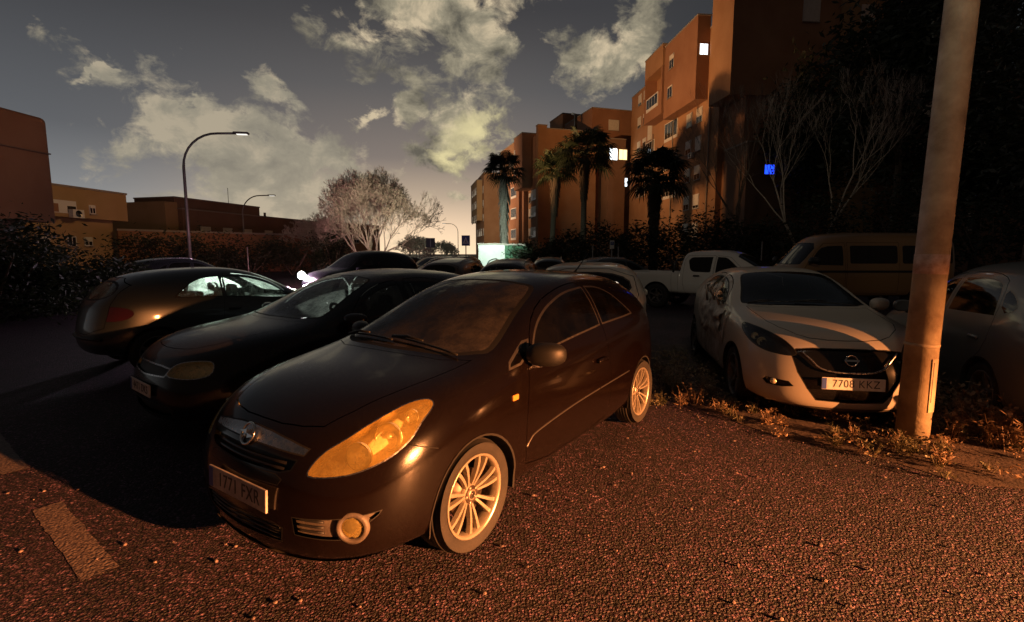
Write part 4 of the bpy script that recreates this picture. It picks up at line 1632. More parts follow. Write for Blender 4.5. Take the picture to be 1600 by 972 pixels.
def build_pickup(loc, deg):
    t = thing('pickup_truck', 'white double-cab pickup truck behind the crumpled hatchback, its open bed towards the left', 'pickup', loc, R(deg))
    pm = M['pickup_paint']
    c = [
        [(-4.15, 0, .50), (-4.15, 0, .50), (-4.17, 0, .6), (-4.17, 0, .8), (-4.17, 0, 1.0), (-4.17, 0, 1.09), (-4.15, 0, 1.12), (-4.14, 0, 1.12), (-4.12, 0, 1.10)],
        [(-4.14, 0, .50), (-4.14, .60, .50), (-4.16, .68, .6), (-4.16, .69, .8), (-4.16, .69, 1.0), (-4.16, .68, 1.08), (-4.14, .66, 1.12), (-4.12, .4, 1.12), (-4.12, 0, 1.12)],
        [(-4.09, 0, .50), (-4.09, .78, .50), (-4.09, .86, .6), (-4.09, .87, .8), (-4.09, .87, 1.0), (-4.09, .86, 1.08), (-4.06, .80, 1.12), (-4.06, .6, 1.12), (-4.06, 0, 1.12)],
        [(-4.0, 0, .50), (-4.0, .80, .50), (-4.0, .88, .6), (-4.0, .89, .8), (-4.0, .89, 1.0), (-4.0, .88, 1.08), (-4.0, .83, 1.13), (-4.0, .76, .62), (-4.0, 0, .60)],
        [(-3.1, 0, .46), (-3.1, .80, .46), (-3.1, .89, .55), (-3.1, .90, .8), (-3.1, .90, 1.0), (-3.1, .89, 1.08), (-3.1, .84, 1.13), (-3.1, .76, .62), (-3.1, 0, .60)],
        [(-2.12, 0, .45), (-2.12, .80, .45), (-2.12, .89, .55), (-2.12, .90, .8), (-2.12, .90, 1.0), (-2.12, .89, 1.08), (-2.12, .84, 1.13), (-2.12, .76, .62), (-2.12, 0, .60)],
        ring(-2.10, .90, .85, .82, .45, .95, 1.08, 1.14, 1.15),
        ring(-2.08, .90, .85, .68, .45, .95, 1.10, 1.66, 1.72),
        ring(-2.0, .90, .85, .67, .45, .95, 1.10, 1.74, 1.80),
        ring(-1.3, .90, .85, .67, .44, .95, 1.09, 1.76, 1.83),
        ring(-.9, .90, .85, .66, .44, .95, 1.08, 1.72, 1.79),
        ring(-.45, .90, .85, .72, .44, .95, 1.07, 1.40, 1.50),
        ring(-.05, .90, .85, .76, .44, .95, 1.05, 1.13, 1.18),
        ring(.35, .90, .83, .70, .44, .92, 1.02, 1.08, 1.11),
        ring(.65, .86, .76, .60, .42, .86, .96, 1.03, 1.06),
        [(.80, 0, .38), (.80, .60, .38), (.86, .70, .45), (.88, .72, .65), (.86, .70, .82), (.84, .62, .93), (.82, .5, .99), (.80, .28, 1.02), (.78, 0, 1.03)],
        [(.88, 0, .38), (.88, .30, .38), (.94, .34, .45), (.96, .35, .65), (.93, .33, .82), (.90, .30, .92), (.88, .25, .97), (.86, .14, .99), (.85, 0, 1.0)],
        [(.89, 0, .38), (.89, 0, .38), (.95, 0, .45), (.97, 0, .65), (.94, 0, .82), (.92, 0, .91), (.90, 0, .95), (.88, 0, .97), (.87, 0, .98)],
    ]
    WP_ = Warp(xk=PKX, zk=[(0, 0), (1.15, 1.12), (1.83, 1.74)])
    c = WP_.cage(c)
    b = Body(c, 2)
    ax = (0, -3.08)
    arches(b, t, ra=.43, axles=ax, zc=.37, inner=.55)
    HL = [(.90, .40, .80), (.88, .42, .90), (.78, .60, .96), (.60, .72, .97), (.62, .78, .88), (.80, .70, .78)]
    lamp(b, t, HL, (.7, .6, .2), M['lens'], M['bowl'], depth=.05)
    for s in 'LR':
        pr = PROJ[s]
        b.panel('side_window', WP_.xz(rcorn([(-.62, 1.13), (-.95, 1.50), (-1.05, 1.585), (-1.25, 1.60), (-1.255, 1.60), (-1.27, 1.13), (-1.265, 1.125)], .05)), pr, M['black_glass'], t, .012, M['seal'], 'window_trim')
        b.panel('side_window', WP_.xz(rcorn([(-1.36, 1.60), (-1.365, 1.60), (-1.85, 1.59), (-1.93, 1.50), (-1.86, 1.20), (-1.78, 1.135), (-1.38, 1.125)], .05)), pr, M['black_glass'], t, .012, M['seal'], 'window_trim')
        for q in ([(-.42, .50), (-.42, .95), (-.52, 1.10), (-.95, 1.60), (-1.28, 1.65), (-1.31, 1.05), (-1.31, .50)],
                  [(-1.322, .50), (-1.322, 1.05), (-1.29, 1.65), (-1.95, 1.65), (-2.02, 1.5), (-2.02, .80), (-1.95, .5)]):
            d = b.panel('door', WP_.xz(rcorn(q, .05)), pr, pm, t, .006)
            xs = min(p[0] for p in q) + .14
            sg = 1 if s == 'L' else -1
            bm = bmesh.new()
            add_box(bm, (xs, sg * .905, 1.0), (.18, .03, .04), bev=.012)
            mesh_obj('handle', bm, M['plastic'], d, smooth=True)
        sg = 1 if s == 'L' else -1
        mirror(t, -.55, sg * .88, 1.17, sg, M['chrome'], M['plastic'], 1.2)
        # gap between cab and bed
        b.panel('bed_side', [(-2.415, .50), (-2.415, 1.05), (-2.62, 1.05), (-2.62, .75), (-2.6, .52)], pr, pm, t, .006)
    b.panel('windscreen', sym([(-.06, 0), (-.08, .3), (-.12, .60), (-.20, .70), (-.45, .68), (-.85, .60), (-.87, .4), (-.86, 0)]), PROJ['T'], M['black_glass'], t, .02, M['seal'], 'screen_edge', minn=.15)
    b.panel('bonnet', sym([(.80, 0), (.78, .3), (.70, .5), (.3, .64), (-.05, .70), (-.02, 0)]), PROJ['T'], pm, t, .007, minn=.3)
    b.panel('grille', sym([(0, .92), (.34, .91), (.32, .72), (0, .70)], 0), PROJ['F'], M['plastic'], t, .02, M['satin'], 'grille_frame', sink=.02)
    b.panel('rear_window', chaikin([(-.6, 1.22), (.6, 1.22), (.52, 1.62), (-.52, 1.62)], 2), PROJ['B'], M['black_glass'], t, .02, M['seal'], 'screen_edge')
    # roll bar behind the cab
    bm = bmesh.new()
    add_tube(bm, [(-2.6, -.80, 1.08), (-2.55, -.72, 1.40), (-2.55, -.55, 1.46), (-2.55, .55, 1.46), (-2.55, .72, 1.40), (-2.6, .80, 1.08)], .03, 8)
    mesh_obj('roll_bar', bm, M['plastic'], t)
    seats(t, ((-1.15,), (-1.8,)), zs=.75, top=1.33)
    finish(b, t, pm)
    for x in ax:
        for s in (1, -1):
            wheel(t, x, s * .78, z=.37, r=.37, w=.24, rim=.22, side=s, style='five', alloy='alloy_dirty')
    return t


def build_van(loc, deg):
    t = thing('minibus', 'ochre yellow high-roofed minibus with curtained windows parked side-on behind the big pole', 'van', loc, R(deg))
    pm = M['yellow_paint']
    c = [
        [(-4.30, 0, .40), (-4.32, 0, .40), (-4.34, 0, .5), (-4.34, 0, .8), (-4.34, 0, 1.1), (-4.33, 0, 1.3), (-4.30, 0, 2.0), (-4.28, 0, 2.15), (-4.2, 0, 2.2)],
        [(-4.28, 0, .40), (-4.30, .5, .40), (-4.32, .55, .5), (-4.32, .58, .8), (-4.32, .58, 1.1), (-4.31, .57, 1.3), (-4.28, .5, 2.0), (-4.26, .3, 2.15), (-4.18, 0, 2.2)],
        [(-4.2, 0, .40), (-4.2, .78, .40), (-4.22, .86, .5), (-4.22, .88, .8), (-4.22, .88, 1.1), (-4.22, .86, 1.3), (-4.2, .80, 2.02), (-4.18, .5, 2.18), (-4.12, 0, 2.24)],
        ring(-4.05, .92, .90, .80, .36, 1.1, 1.3, 2.10, 2.27),
        ring(-3.0, .93, .905, .80, .34, 1.1, 1.3, 2.12, 2.29),
        ring(-1.6, .93, .905, .80, .33, 1.1, 1.3, 2.12, 2.29),
        ring(-.60, .93, .905, .79, .33, 1.1, 1.3, 2.09, 2.26),
        ring(-.30, .93, .90, .76, .33, 1.08, 1.28, 1.98, 2.14),
        ring(.05, .93, .89, .76, .33, 1.05, 1.22, 1.60, 1.72),
        ring(.38, .92, .86, .74, .33, 1.0, 1.12, 1.22, 1.29),
        ring(.60, .88, .78, .66, .33, .92, 1.02, 1.08, 1.12),
        [(.78, 0, .30), (.78, .55, .30), (.84, .70, .38), (.86, .72, .6), (.84, .68, .80), (.80, .6, .92), (.78, .5, .97), (.76, .28, .99), (.74, 0, 1.0)],
        [(.84, 0, .30), (.84, .25, .30), (.90, .30, .38), (.92, .30, .6), (.90, .28, .80), (.86, .25, .9), (.84, .2, .94), (.82, .1, .95), (.80, 0, .96)],
        [(.85, 0, .30), (.85, 0, .30), (.91, 0, .38), (.93, 0, .6), (.91, 0, .80), (.88, 0, .89), (.86, 0, .92), (.85, 0, .93), (.84, 0, .935)],
    ]
    b = Body(c, 2)
    ax = (-.02, -3.2)
    arches(b, t, ra=.38, axles=ax, zc=.33, inner=.60)
    HL = [(.86, .42, .68), (.85, .45, .80), (.76, .62, .86), (.62, .74, .86), (.66, .80, .76), (.80, .70, .66)]
    lamp(b, t, HL, (.7, .6, .2), M['lens'], M['bowl'], depth=.05)
    for s in 'LR':
        pr = PROJ[s]
        sg = 1 if s == 'L' else -1
        b.panel('side_window', chaikin([(.12, 1.30), (-.10, 1.65), (-.30, 1.84), (-.80, 1.86), (-.84, 1.83), (-.85, 1.29), (-.82, 1.27)], 1), pr, M['side_glass'], t, .02, M['seal'], 'window_trim')
        for (x0, x1) in ((-1.05, -2.45), (-2.60, -3.35), (-3.45, -4.10)):
            wd = b.panel('side_window', rcorn([(x0, 1.33), (x0, 1.86), (x1, 1.86), (x1, 1.33)], .07), pr, M['side_glass'], t, .025, M['seal'], 'window_trim')
            bm = bmesh.new()      # drawn curtain, hanging in folds behind the pane
            n = 40
            prev = None
            for i in range(n + 1):
                x = x0 + .08 + (x1 - x0 - .16) * i / n - 0
                y = sg * (.80 + .012 * math.sin(i * 1.3) + .006 * math.sin(i * 3.1))
                v = (bm.verts.new((x, y, 1.34)), bm.verts.new((x, y - sg * .035, 1.84)))
                if prev and abs(i - n * .45) > 1.2:
                    bm.faces.new((prev[0], v[0], v[1], prev[1]))
                prev = v
            mesh_obj('curtain', bm, M['curtain'], wd, smooth=True)
        b.panel('door', [(.20, .45), (.26, 1.2), (-.12, 1.72), (-.33, 1.93), (-.90, 1.95), (-.93, .45)], pr, pm, t, .008)
        b.panel('sliding_door', [(-.96, .45), (-.96, 1.95), (-2.5, 1.95), (-2.5, .45)], pr, pm, t, .008)
        bm = bmesh.new()
        add_box(bm, (-2.0, sg * .935, 1.10), (3.9, .03, .06), bev=.01)
        mesh_obj('side_moulding', bm, M['plastic'], t)
        mirror(t, .12, sg * .93, 1.42, sg, M['plastic'], M['plastic'], 1.35)
    b.panel('windscreen', chaikin(sym([(0, 1.30), (.60, 1.29), (.68, 1.33), (.62, 1.93), (0, 1.97)], 0), 1), PROJ['F'], M['black_glass'], t, .02, M['seal'], 'screen_edge', minn=.15)
    b.panel('grille', sym([(0, .85), (.36, .84), (.34, .64), (0, .62)], 0), PROJ['F'], M['plastic'], t, .01, M['plastic'], 'grille_frame', sink=.02)
    finish(b, t, pm)
    for x in ax:
        for s in (1, -1):
            wheel(t, x, s * .80, z=.33, r=.33, w=.2, rim=.2, side=s, style='steel', alloy='alloy_dirty')
    return t

# ------------------------------------------------------------------ ground
def asphalt_mat():
    m, nt, out = nodes('asphalt')
    L = nt.links
    b = N(nt, 'ShaderNodeBsdfPrincipled')
    b.inputs['Specular IOR Level'].default_value = .4
    tc = N(nt, 'ShaderNodeTexCoord')
    dist = noise_n(nt, 40, 3, .6)
    mixv = N(nt, 'ShaderNodeMix', data_type='VECTOR')
    mixv.inputs['Factor'].default_value = .02
    L.new(tc.outputs['Object'], mixv.inputs['A'])
    L.new(dist.outputs['Color'], mixv.inputs['B'])
    v = N(nt, 'ShaderNodeTexVoronoi')
    v.inputs['Scale'].default_value = 66
    L.new(mixv.outputs['Result'], v.inputs['Vector'])
    v2 = N(nt, 'ShaderNodeTexVoronoi')
    v2.inputs['Scale'].default_value = 150
    L.new(tc.outputs['Object'], v2.inputs['Vector'])
    sepc = N(nt, 'ShaderNodeSeparateColor')
    L.new(v.outputs['Color'], sepc.inputs[0])
    cr = ramp(nt, sepc.outputs[0], [(0, (.006, .003, .005)), (.4, (.024, .0115, .021)), (.72, (.076, .036, .066)), (.92, (.17, .09, .15)), (1, (.34, .20, .30))])  # magenta cast of the light mixed into the grain colours
    edge = ramp(nt, v.outputs['Distance'], [(.25, (1, 1, 1)), (.62, (.18, .16, .15))])
    mul = N(nt, 'ShaderNodeMix', data_type='RGBA', blend_type='MULTIPLY')
    mul.inputs['Factor'].default_value = 1
    L.new(cr.outputs[0], mul.inputs['A'])
    L.new(edge.outputs[0], mul.inputs['B'])
    big = noise_n(nt, .9, 6, .6)
    br = ramp(nt, big.outputs['Fac'], [(.3, (.42, .40, .40)), (.45, (.85, .82, .82)), (.58, (1.1, 1.05, 1.05)), (.72, (1.5, 1.4, 1.35))])
    mul2 = N(nt, 'ShaderNodeMix', data_type='RGBA', blend_type='MULTIPLY')
    mul2.inputs['Factor'].default_value = 1
    L.new(mul.outputs['Result'], mul2.inputs['A'])
    L.new(br.outputs[0], mul2.inputs['B'])
    L.new(mul2.outputs['Result'], b.inputs['Base Color'])
    b.inputs['Roughness'].default_value = .62
    inv = N(nt, 'ShaderNodeMath', operation='SUBTRACT')
    inv.inputs[0].default_value = 1
    L.new(v.outputs['Distance'], inv.inputs[1])
    ad = N(nt, 'ShaderNodeMath', operation='ADD')
    L.new(inv.outputs[0], ad.inputs[0])
    ad2 = N(nt, 'ShaderNodeMath', operation='MULTIPLY')
    ad2.inputs[1].default_value = -.35
    L.new(v2.outputs['Distance'], ad2.inputs[0])
    L.new(ad2.outputs[0], ad.inputs[1])
    bp = N(nt, 'ShaderNodeBump')
    bp.inputs['Strength'].default_value = 1.0
    bp.inputs['Distance'].default_value = .018
    L.new(ad.outputs[0], bp.inputs['Height'])
    L.new(bp.outputs[0], b.inputs['Normal'])
    L.new(b.outputs[0], out.inputs[0])
    return m


def line_mat():
    m, nt, out = nodes('worn_line_paint')
    L = nt.links
    b = N(nt, 'ShaderNodeBsdfPrincipled')
    b.inputs['Roughness'].default_value = .6
    n = noise_n(nt, 55, 5, .7)
    r = ramp(nt, n.outputs['Fac'], [(.36, (.03, .022, .02)), (.5, (.12, .09, .08)), (.7, (.18, .14, .12))])
    L.new(r.outputs[0], b.inputs['Base Color'])
    v = N(nt, 'ShaderNodeTexVoronoi')
    v.inputs['Scale'].default_value = 62
    tc = N(nt, 'ShaderNodeTexCoord')
    L.new(tc.outputs['Object'], v.inputs['Vector'])
    bp = N(nt, 'ShaderNodeBump')
    bp.invert = True
    bp.inputs['Strength'].default_value = .8
    bp.inputs['Distance'].default_value = .008
    L.new(v.outputs['Distance'], bp.inputs['Height'])
    L.new(bp.outputs[0], b.inputs['Normal'])
    L.new(b.outputs[0], out.inputs[0])
    return m


bm = bmesh.new()
bmesh.ops.create_grid(bm, x_segments=4, y_segments=4, size=2500)
mesh_obj('ground', bm, asphalt_mat(), kind='structure')
LINE = line_mat()
d = Vector((.80, -.60, 0)).normalized()
nrm = Vector((.60, .80, 0))
for k, (a, l) in enumerate(((Vector((-3.0, 3.03, .004)), 1.14), (Vector((-4.95, 4.47, .004)), 1.55), (Vector((-6.95, 5.95, .004)), 1.2))):
    bm = bmesh.new()
    vs = []
    n = 24
    top, bot = [], []
    for i in range(n + 1):
        p = a + d * (l * i / n)
        j1 = (random.random() - .5) * .012
        j2 = (random.random() - .5) * .012
        top.append(bm.verts.new(p + nrm * (.075 + j1)))
        bot.append(bm.verts.new(p - nrm * (.075 + j2)))
    for i in range(n):
        bm.faces.new((bot[i], bot[i + 1], top[i + 1], top[i]))
    mesh_obj('lane_marking', bm, LINE, kind='structure')

# dirt verge on the right under the white hatchback
bm = bmesh.new()
out = [(1.3, 6.3), (2.0, 5.0), (2.35, 4.3), (2.75, 3.95), (3.1, 3.4), (3.5, 3.25), (4.4, 2.9), (6.5, 2.7), (11, 3.5), (12, 9), (9, 9.6), (5, 8.6), (2.2, 8.6)]
out = spl(out, 6)
cx, cy = 5.0, 5.6
rows = []
for s in (1.0, .93, .8, .6, .3):
    row = []
    for i, (x, y) in enumerate(out):
        k = 1 + .035 * noise.noise(Vector((x * 2.2, y * 2.2, 1))) if s > .9 else 1
        X, Y = cx + (x - cx) * s * k, cy + (y - cy) * s * k
        z = .004 if s == 1.0 else .012 + .035 * (1 - s) + .02 * noise.noise(Vector((X * 1.5, Y * 1.5, 4)))
        if s > .9 and s < 1:
            z = .012
        row.append(bm.verts.new((X, Y, max(.004, z))))
    rows.append(row)
n = len(out)
for a, b2 in zip(rows, rows[1:]):
    for i in range(n):
        bm.faces.new((a[i], a[(i + 1) % n], b2[(i + 1) % n], b2[i]))
bm.faces.new(rows[-1])
DIRT = mat('dirt', (.028, .017, .014), .95, col2=(.070, .042, .034), scale=5, bump=1.0, bscale=30, detail=9)
mesh_obj('dirt_verge', bm, DIRT, kind='structure', smooth=True)


# ------------------------------------------------------------------ vegetation
def leaf_mat(name, c1, c2, sc=2.0, rough=.6):
    m, nt, out = nodes(name)
    b = N(nt, 'ShaderNodeBsdfPrincipled')
    b.inputs['Roughness'].default_value = rough
    n = noise_n(nt, sc, 4)
    r = ramp(nt, n.outputs['Fac'], [(.3, c1), (.7, c2)])
    nt.links.new(r.outputs[0], b.inputs['Base Color'])
    tl = N(nt, 'ShaderNodeBsdfTranslucent')
    nt.links.new(r.outputs[0], tl.inputs[0])
    mx = N(nt, 'ShaderNodeMixShader')
    mx.inputs[0].default_value = .25
    nt.links.new(b.outputs[0], mx.inputs[1])
    nt.links.new(tl.outputs[0], mx.inputs[2])
    nt.links.new(mx.outputs[0], out.inputs[0])
    return m


LEAF = leaf_mat('dark_leaf', (.018, .026, .012), (.045, .055, .024))
DRY = leaf_mat('dry_weed', (.16, .10, .06), (.30, .20, .12), 9)
WEED = leaf_mat('green_weed', (.07, .075, .035), (.17, .14, .08), 9)
PALM = leaf_mat('palm_leaf', (.015, .026, .012), (.035, .05, .022))
DSKIRT = mat('palm_skirt_shaded', (.05, .035, .022), .9, col2=(.09, .065, .04), scale=8, bump=.6, bscale=20)  # darker copy of the skirt, shade put into the colour
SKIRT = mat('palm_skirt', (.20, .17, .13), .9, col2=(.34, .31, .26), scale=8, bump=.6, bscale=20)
BARK = mat('pale_bark', (.34, .29, .22), .85, col2=(.52, .46, .38), scale=6, bump=.6, bscale=30)
TWIG = mat('pale_twigs', (.46, .40, .31), .8)
DBARK = mat('dark_bark', (.10, .07, .05), .9, col2=(.18, .14, .10), scale=6, bump=.6, bscale=30)


def leaves(bm, c, rad, n, size, rnd, clump=10, squash=1.0):
    """n leaf-sized quads gathered in clumps through an ellipsoid"""
    cl = []
    for _ in range(clump):
        while True:
            p = Vector((rnd.uniform(-1, 1), rnd.uniform(-1, 1), rnd.uniform(-1, 1)))
            if p.length < 1:
                break
        cl.append((Vector((p.x * rad[0], p.y * rad[1], p.z * rad[2])) * .8, rnd.uniform(.22, .45)))
    for i in range(n):
        q, rr = cl[rnd.randrange(clump)]
        p = Vector((rnd.gauss(0, .5), rnd.gauss(0, .5), rnd.gauss(0, .5)))
        pos = Vector(c) + q + Vector((p.x * rad[0], p.y * rad[1], p.z * rad[2])) * rr
        if pos.z < .03:
            continue
        a = Vector((rnd.uniform(-1, 1), rnd.uniform(-1, 1), rnd.uniform(-.6, .6))).normalized()
        b = a.orthogonal().normalized()
        b.rotate(Matrix.Rotation(rnd.uniform(0, 6.28), 3, a))
        s = size * rnd.uniform(.6, 1.4)
        v = [bm.verts.new(pos - a * s), bm.verts.new(pos + b * s * .35), bm.verts.new(pos + a * s), bm.verts.new(pos - b * s * .35)]
        bm.faces.new(v)


def shrub(label, loc, rad, n=2500, size=.10, seed=1, clump=18, m=None, group='shrubs along the car park', stems=True):
    rnd = random.Random(seed)
    t = thing('shrub', label, 'shrub', loc, 0, group)
    bm = bmesh.new()
    leaves(bm, (0, 0, rad[2] * .95), rad, n, size, rnd, clump)
    mesh_obj('foliage', bm, m or LEAF, t)
    if stems:
        bm = bmesh.new()
        for k in range(6):
            a = rnd.uniform(0, 6.28)
            add_tube(bm, [(0, 0, 0), (math.cos(a) * rad[0] * .25, math.sin(a) * rad[1] * .25, rad[2] * .5), (math.cos(a) * rad[0] * .5, math.sin(a) * rad[1] * .5, rad[2] * 1.2)], [.05, .035, .015], 5)
        mesh_obj('stem', bm, DBARK, t)
    return t


def bare_tree(label, loc, h, spread, seed, rmin=.004, r0=.18, forks=4, depth=6, bark=None, twig=None, low=.3, group=None, multi=0, up=.35, kids=(2, 3, 3), sxy=1.0):
    rnd = random.Random(seed)
    t = thing('bare_tree', label, 'tree', loc, 0, group)
    tb, cb = bmesh.new(), bmesh.new()

    def grow(p, d, l, r, lev):
        n = 3
        pts, rs = [p.copy()], [r]
        q = p.copy()
        dd = d.copy()
        for i in range(n):
            dd = (dd + Vector((rnd.gauss(0, .13), rnd.gauss(0, .13), rnd.gauss(0, .07)))).normalized()
            q = q + dd * (l / n)
            pts.append(q.copy())
            rs.append(max(rmin, r * (1 - .30 * (i + 1) / n)))
        add_tube(tb if lev < 2 else cb, pts, rs, 8 if lev < 2 else (5 if lev < 4 else 3), cap=False)
        if lev >= depth:
            return
        k = forks if lev == 0 else rnd.choice(kids)
        for i in range(k):
            ax = dd.orthogonal().normalized()
            ax.rotate(Matrix.Rotation(2 * math.pi * i / k + rnd.uniform(-.5, .5), 3, dd))
            nd = (dd + ax * rnd.uniform(.35, .75) * spread).normalized()
            nd = (nd + Vector((0, 0, up))).normalized()
            grow(q if i or lev == 0 else q, nd, l * rnd.uniform(.62, .82), rs[-1] * rnd.uniform(.55, .72), lev + 1)
        if lev > 1:      # side twigs
            m = pts[1]
            nd = (dd + dd.orthogonal() * rnd.uniform(-1, 1)).normalized()
            grow(m, nd, l * .4, rs[-1] * .4, max(lev + 2, depth - 1))
    if multi:
        for i in range(multi):
            a = 2 * math.pi * i / multi
            grow(Vector((math.cos(a) * r0, math.sin(a) * r0, 0)), Vector((math.cos(a) * .28, math.sin(a) * .28, 1)).normalized(), h * low, r0 * .7, 0)
    else:
        grow(Vector((0, 0, 0)), Vector((.02, .02, 1)), h * low, r0, 0)
    mx = max(v.co.z for v in cb.verts)
    k = h / mx
    for b_ in (tb, cb):
        for v in b_.verts:
            v.co *= k
            v.co.x *= sxy
            v.co.y *= sxy
    mesh_obj('trunk', tb, bark or BARK, t)
    mesh_obj('crown', cb, twig or TWIG, t)
    return t


def palm(label, loc, h, seed, skirt=.5, cr=1.6, lean=0.0, sk=None):
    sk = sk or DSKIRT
    rnd = random.Random(seed)
    t = thing('palm_tree', label, 'palm', loc, 0, 'palms before the apartment blocks')
    bm = bmesh.new()
    add_tube(bm, [(0, 0, 0), (lean * .3, 0, h * .4), (lean, 0, h)], [.34, .27, .24], 12)
    mesh_obj('trunk', bm, sk, t)
    # skirt of dead fronds hanging round the trunk
    bm = bmesh.new()
    for i in range(420):
        a = rnd.uniform(0, 6.28)
        z = h - rnd.random() * h * skirt
        k = 1 - (h - z) / (h * skirt + .01)
        r = .33 + .35 * k * rnd.uniform(.6, 1.1)
        l = rnd.uniform(.6, 1.2)
        w = rnd.uniform(.04, .10)
        c, s = math.cos(a), math.sin(a)
        x0 = lean * z / h
        v = [bm.verts.new((x0 + c * .25 - s * w, s * .25 + c * w, z)), bm.verts.new((x0 + c * .25 + s * w, s * .25 - c * w, z)),
             bm.verts.new((x0 + c * r + s * w * .5, s * r - c * w * .5, max(.4, z - l))), bm.verts.new((x0 + c * r - s * w * .5, s * r + c * w * .5, max(.4, z - l)))]
        bm.faces.new(v)
    mesh_obj('dead_frond_skirt', bm, sk, t)
    bm = bmesh.new()
    for i in range(44):
        a = rnd.uniform(0, 6.28)
        e = rnd.uniform(-.55, 1.35)
        st = Vector((math.cos(a) * math.cos(e), math.sin(a) * math.cos(e), math.sin(e)))
        L_ = cr * rnd.uniform(.45, .62)
        base = Vector((lean, 0, h + .1))
        tip = base + st * L_
        add_tube(bm, [base, base + st * L_ * .6 + Vector((0, 0, .05)), tip], [.03, .02, .015], 4, cap=False)
        side = st.cross(Vector((0, 0, 1)))
        if side.length < .1:
            side = Vector((1, 0, 0))
        side.normalize()
        n = side.cross(st).normalized()
        fl = cr * rnd.uniform(.45, .62)
        for j in range(17):      # fan of pleated leaflets
            th = -1.9 + 3.8 * j / 16
            dr = (st * math.cos(th) + side * math.sin(th)).normalized()
            w = fl * .055
            mid = tip + dr * fl * .6 + n * .02
            end = tip + dr * fl + Vector((0, 0, -fl * rnd.uniform(.2, .5)))
            pr_ = dr.cross(n).normalized() * w
            v = [bm.verts.new(tip), bm.verts.new(mid + pr_), bm.verts.new(end), bm.verts.new(mid - pr_)]
            bm.faces.new(v)
    mesh_obj('crown', bm, PALM, t)
    return t


def leafy_tree(label, loc, h, rad, seed, n=9000, size=.22, group='dark trees on the right', trunk=.25):
    rnd = random.Random(seed)
    t = thing('leafy_tree', label, 'tree', loc, 0, group)
    bm = bmesh.new()
    add_tube(bm, [(0, 0, 0), (.1, 0, h * .3), (.05, .1, h * .55)], [trunk, trunk * .8, trunk * .5], 8)
    for k in range(7):
        a = rnd.uniform(0, 6.28)
        z = h * rnd.uniform(.28, .5)
        add_tube(bm, [(.07, .02, z), (math.cos(a) * rad * .35, math.sin(a) * rad * .35, z + h * .14), (math.cos(a) * rad * .7, math.sin(a) * rad * .7, z + h * .3)], [trunk * .45, trunk * .3, trunk * .1], 6)
    mesh_obj('trunk', bm, DBARK, t)
    bm = bmesh.new()
    leaves(bm, (0, 0, h * .62), (rad, rad, h * .36), n, size, rnd, 40)
    mesh_obj('crown', bm, LEAF, t)
    return t


# ------------------------------------------------------------------ buildings
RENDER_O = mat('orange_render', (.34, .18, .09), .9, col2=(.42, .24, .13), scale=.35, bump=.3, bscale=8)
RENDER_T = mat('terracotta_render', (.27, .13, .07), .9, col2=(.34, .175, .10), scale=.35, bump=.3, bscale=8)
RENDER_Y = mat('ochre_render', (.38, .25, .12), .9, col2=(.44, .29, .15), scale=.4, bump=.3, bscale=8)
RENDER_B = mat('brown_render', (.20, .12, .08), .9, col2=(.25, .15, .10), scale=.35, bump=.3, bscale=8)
COPE = mat('parapet_cap', (.30, .26, .22), .8)
WFRAME = mat('white_frame', (.70, .68, .64), .5)
SHUT = mat('roller_shutter', (.72, .68, .60), .6, col2=(.62, .58, .5), scale=4)
PANE = mat('dark_window', (.02, .022, .025), .08)
LITW = mat('lit_window_white', (.8, .8, .8), .5, emit=(.85, .95, 1.0), estr=3.0)
LITY = mat('lit_window_yellow', (.8, .7, .4), .5, emit=(1.0, .75, .35), estr=2.0)
LITB = mat('lit_window_blue', (.1, .2, .8), .5, emit=(.01, .06, 1.0), estr=2.6)
GREYP = mat('galvanised', (.30, .29, .27), .5, .4, col2=(.22, .21, .2), scale=5)
DGREEN = mat('graffiti_green', (.05, .30, .10), .7)
DBLACK = mat('graffiti_dark', (.02, .05, .04), .7)


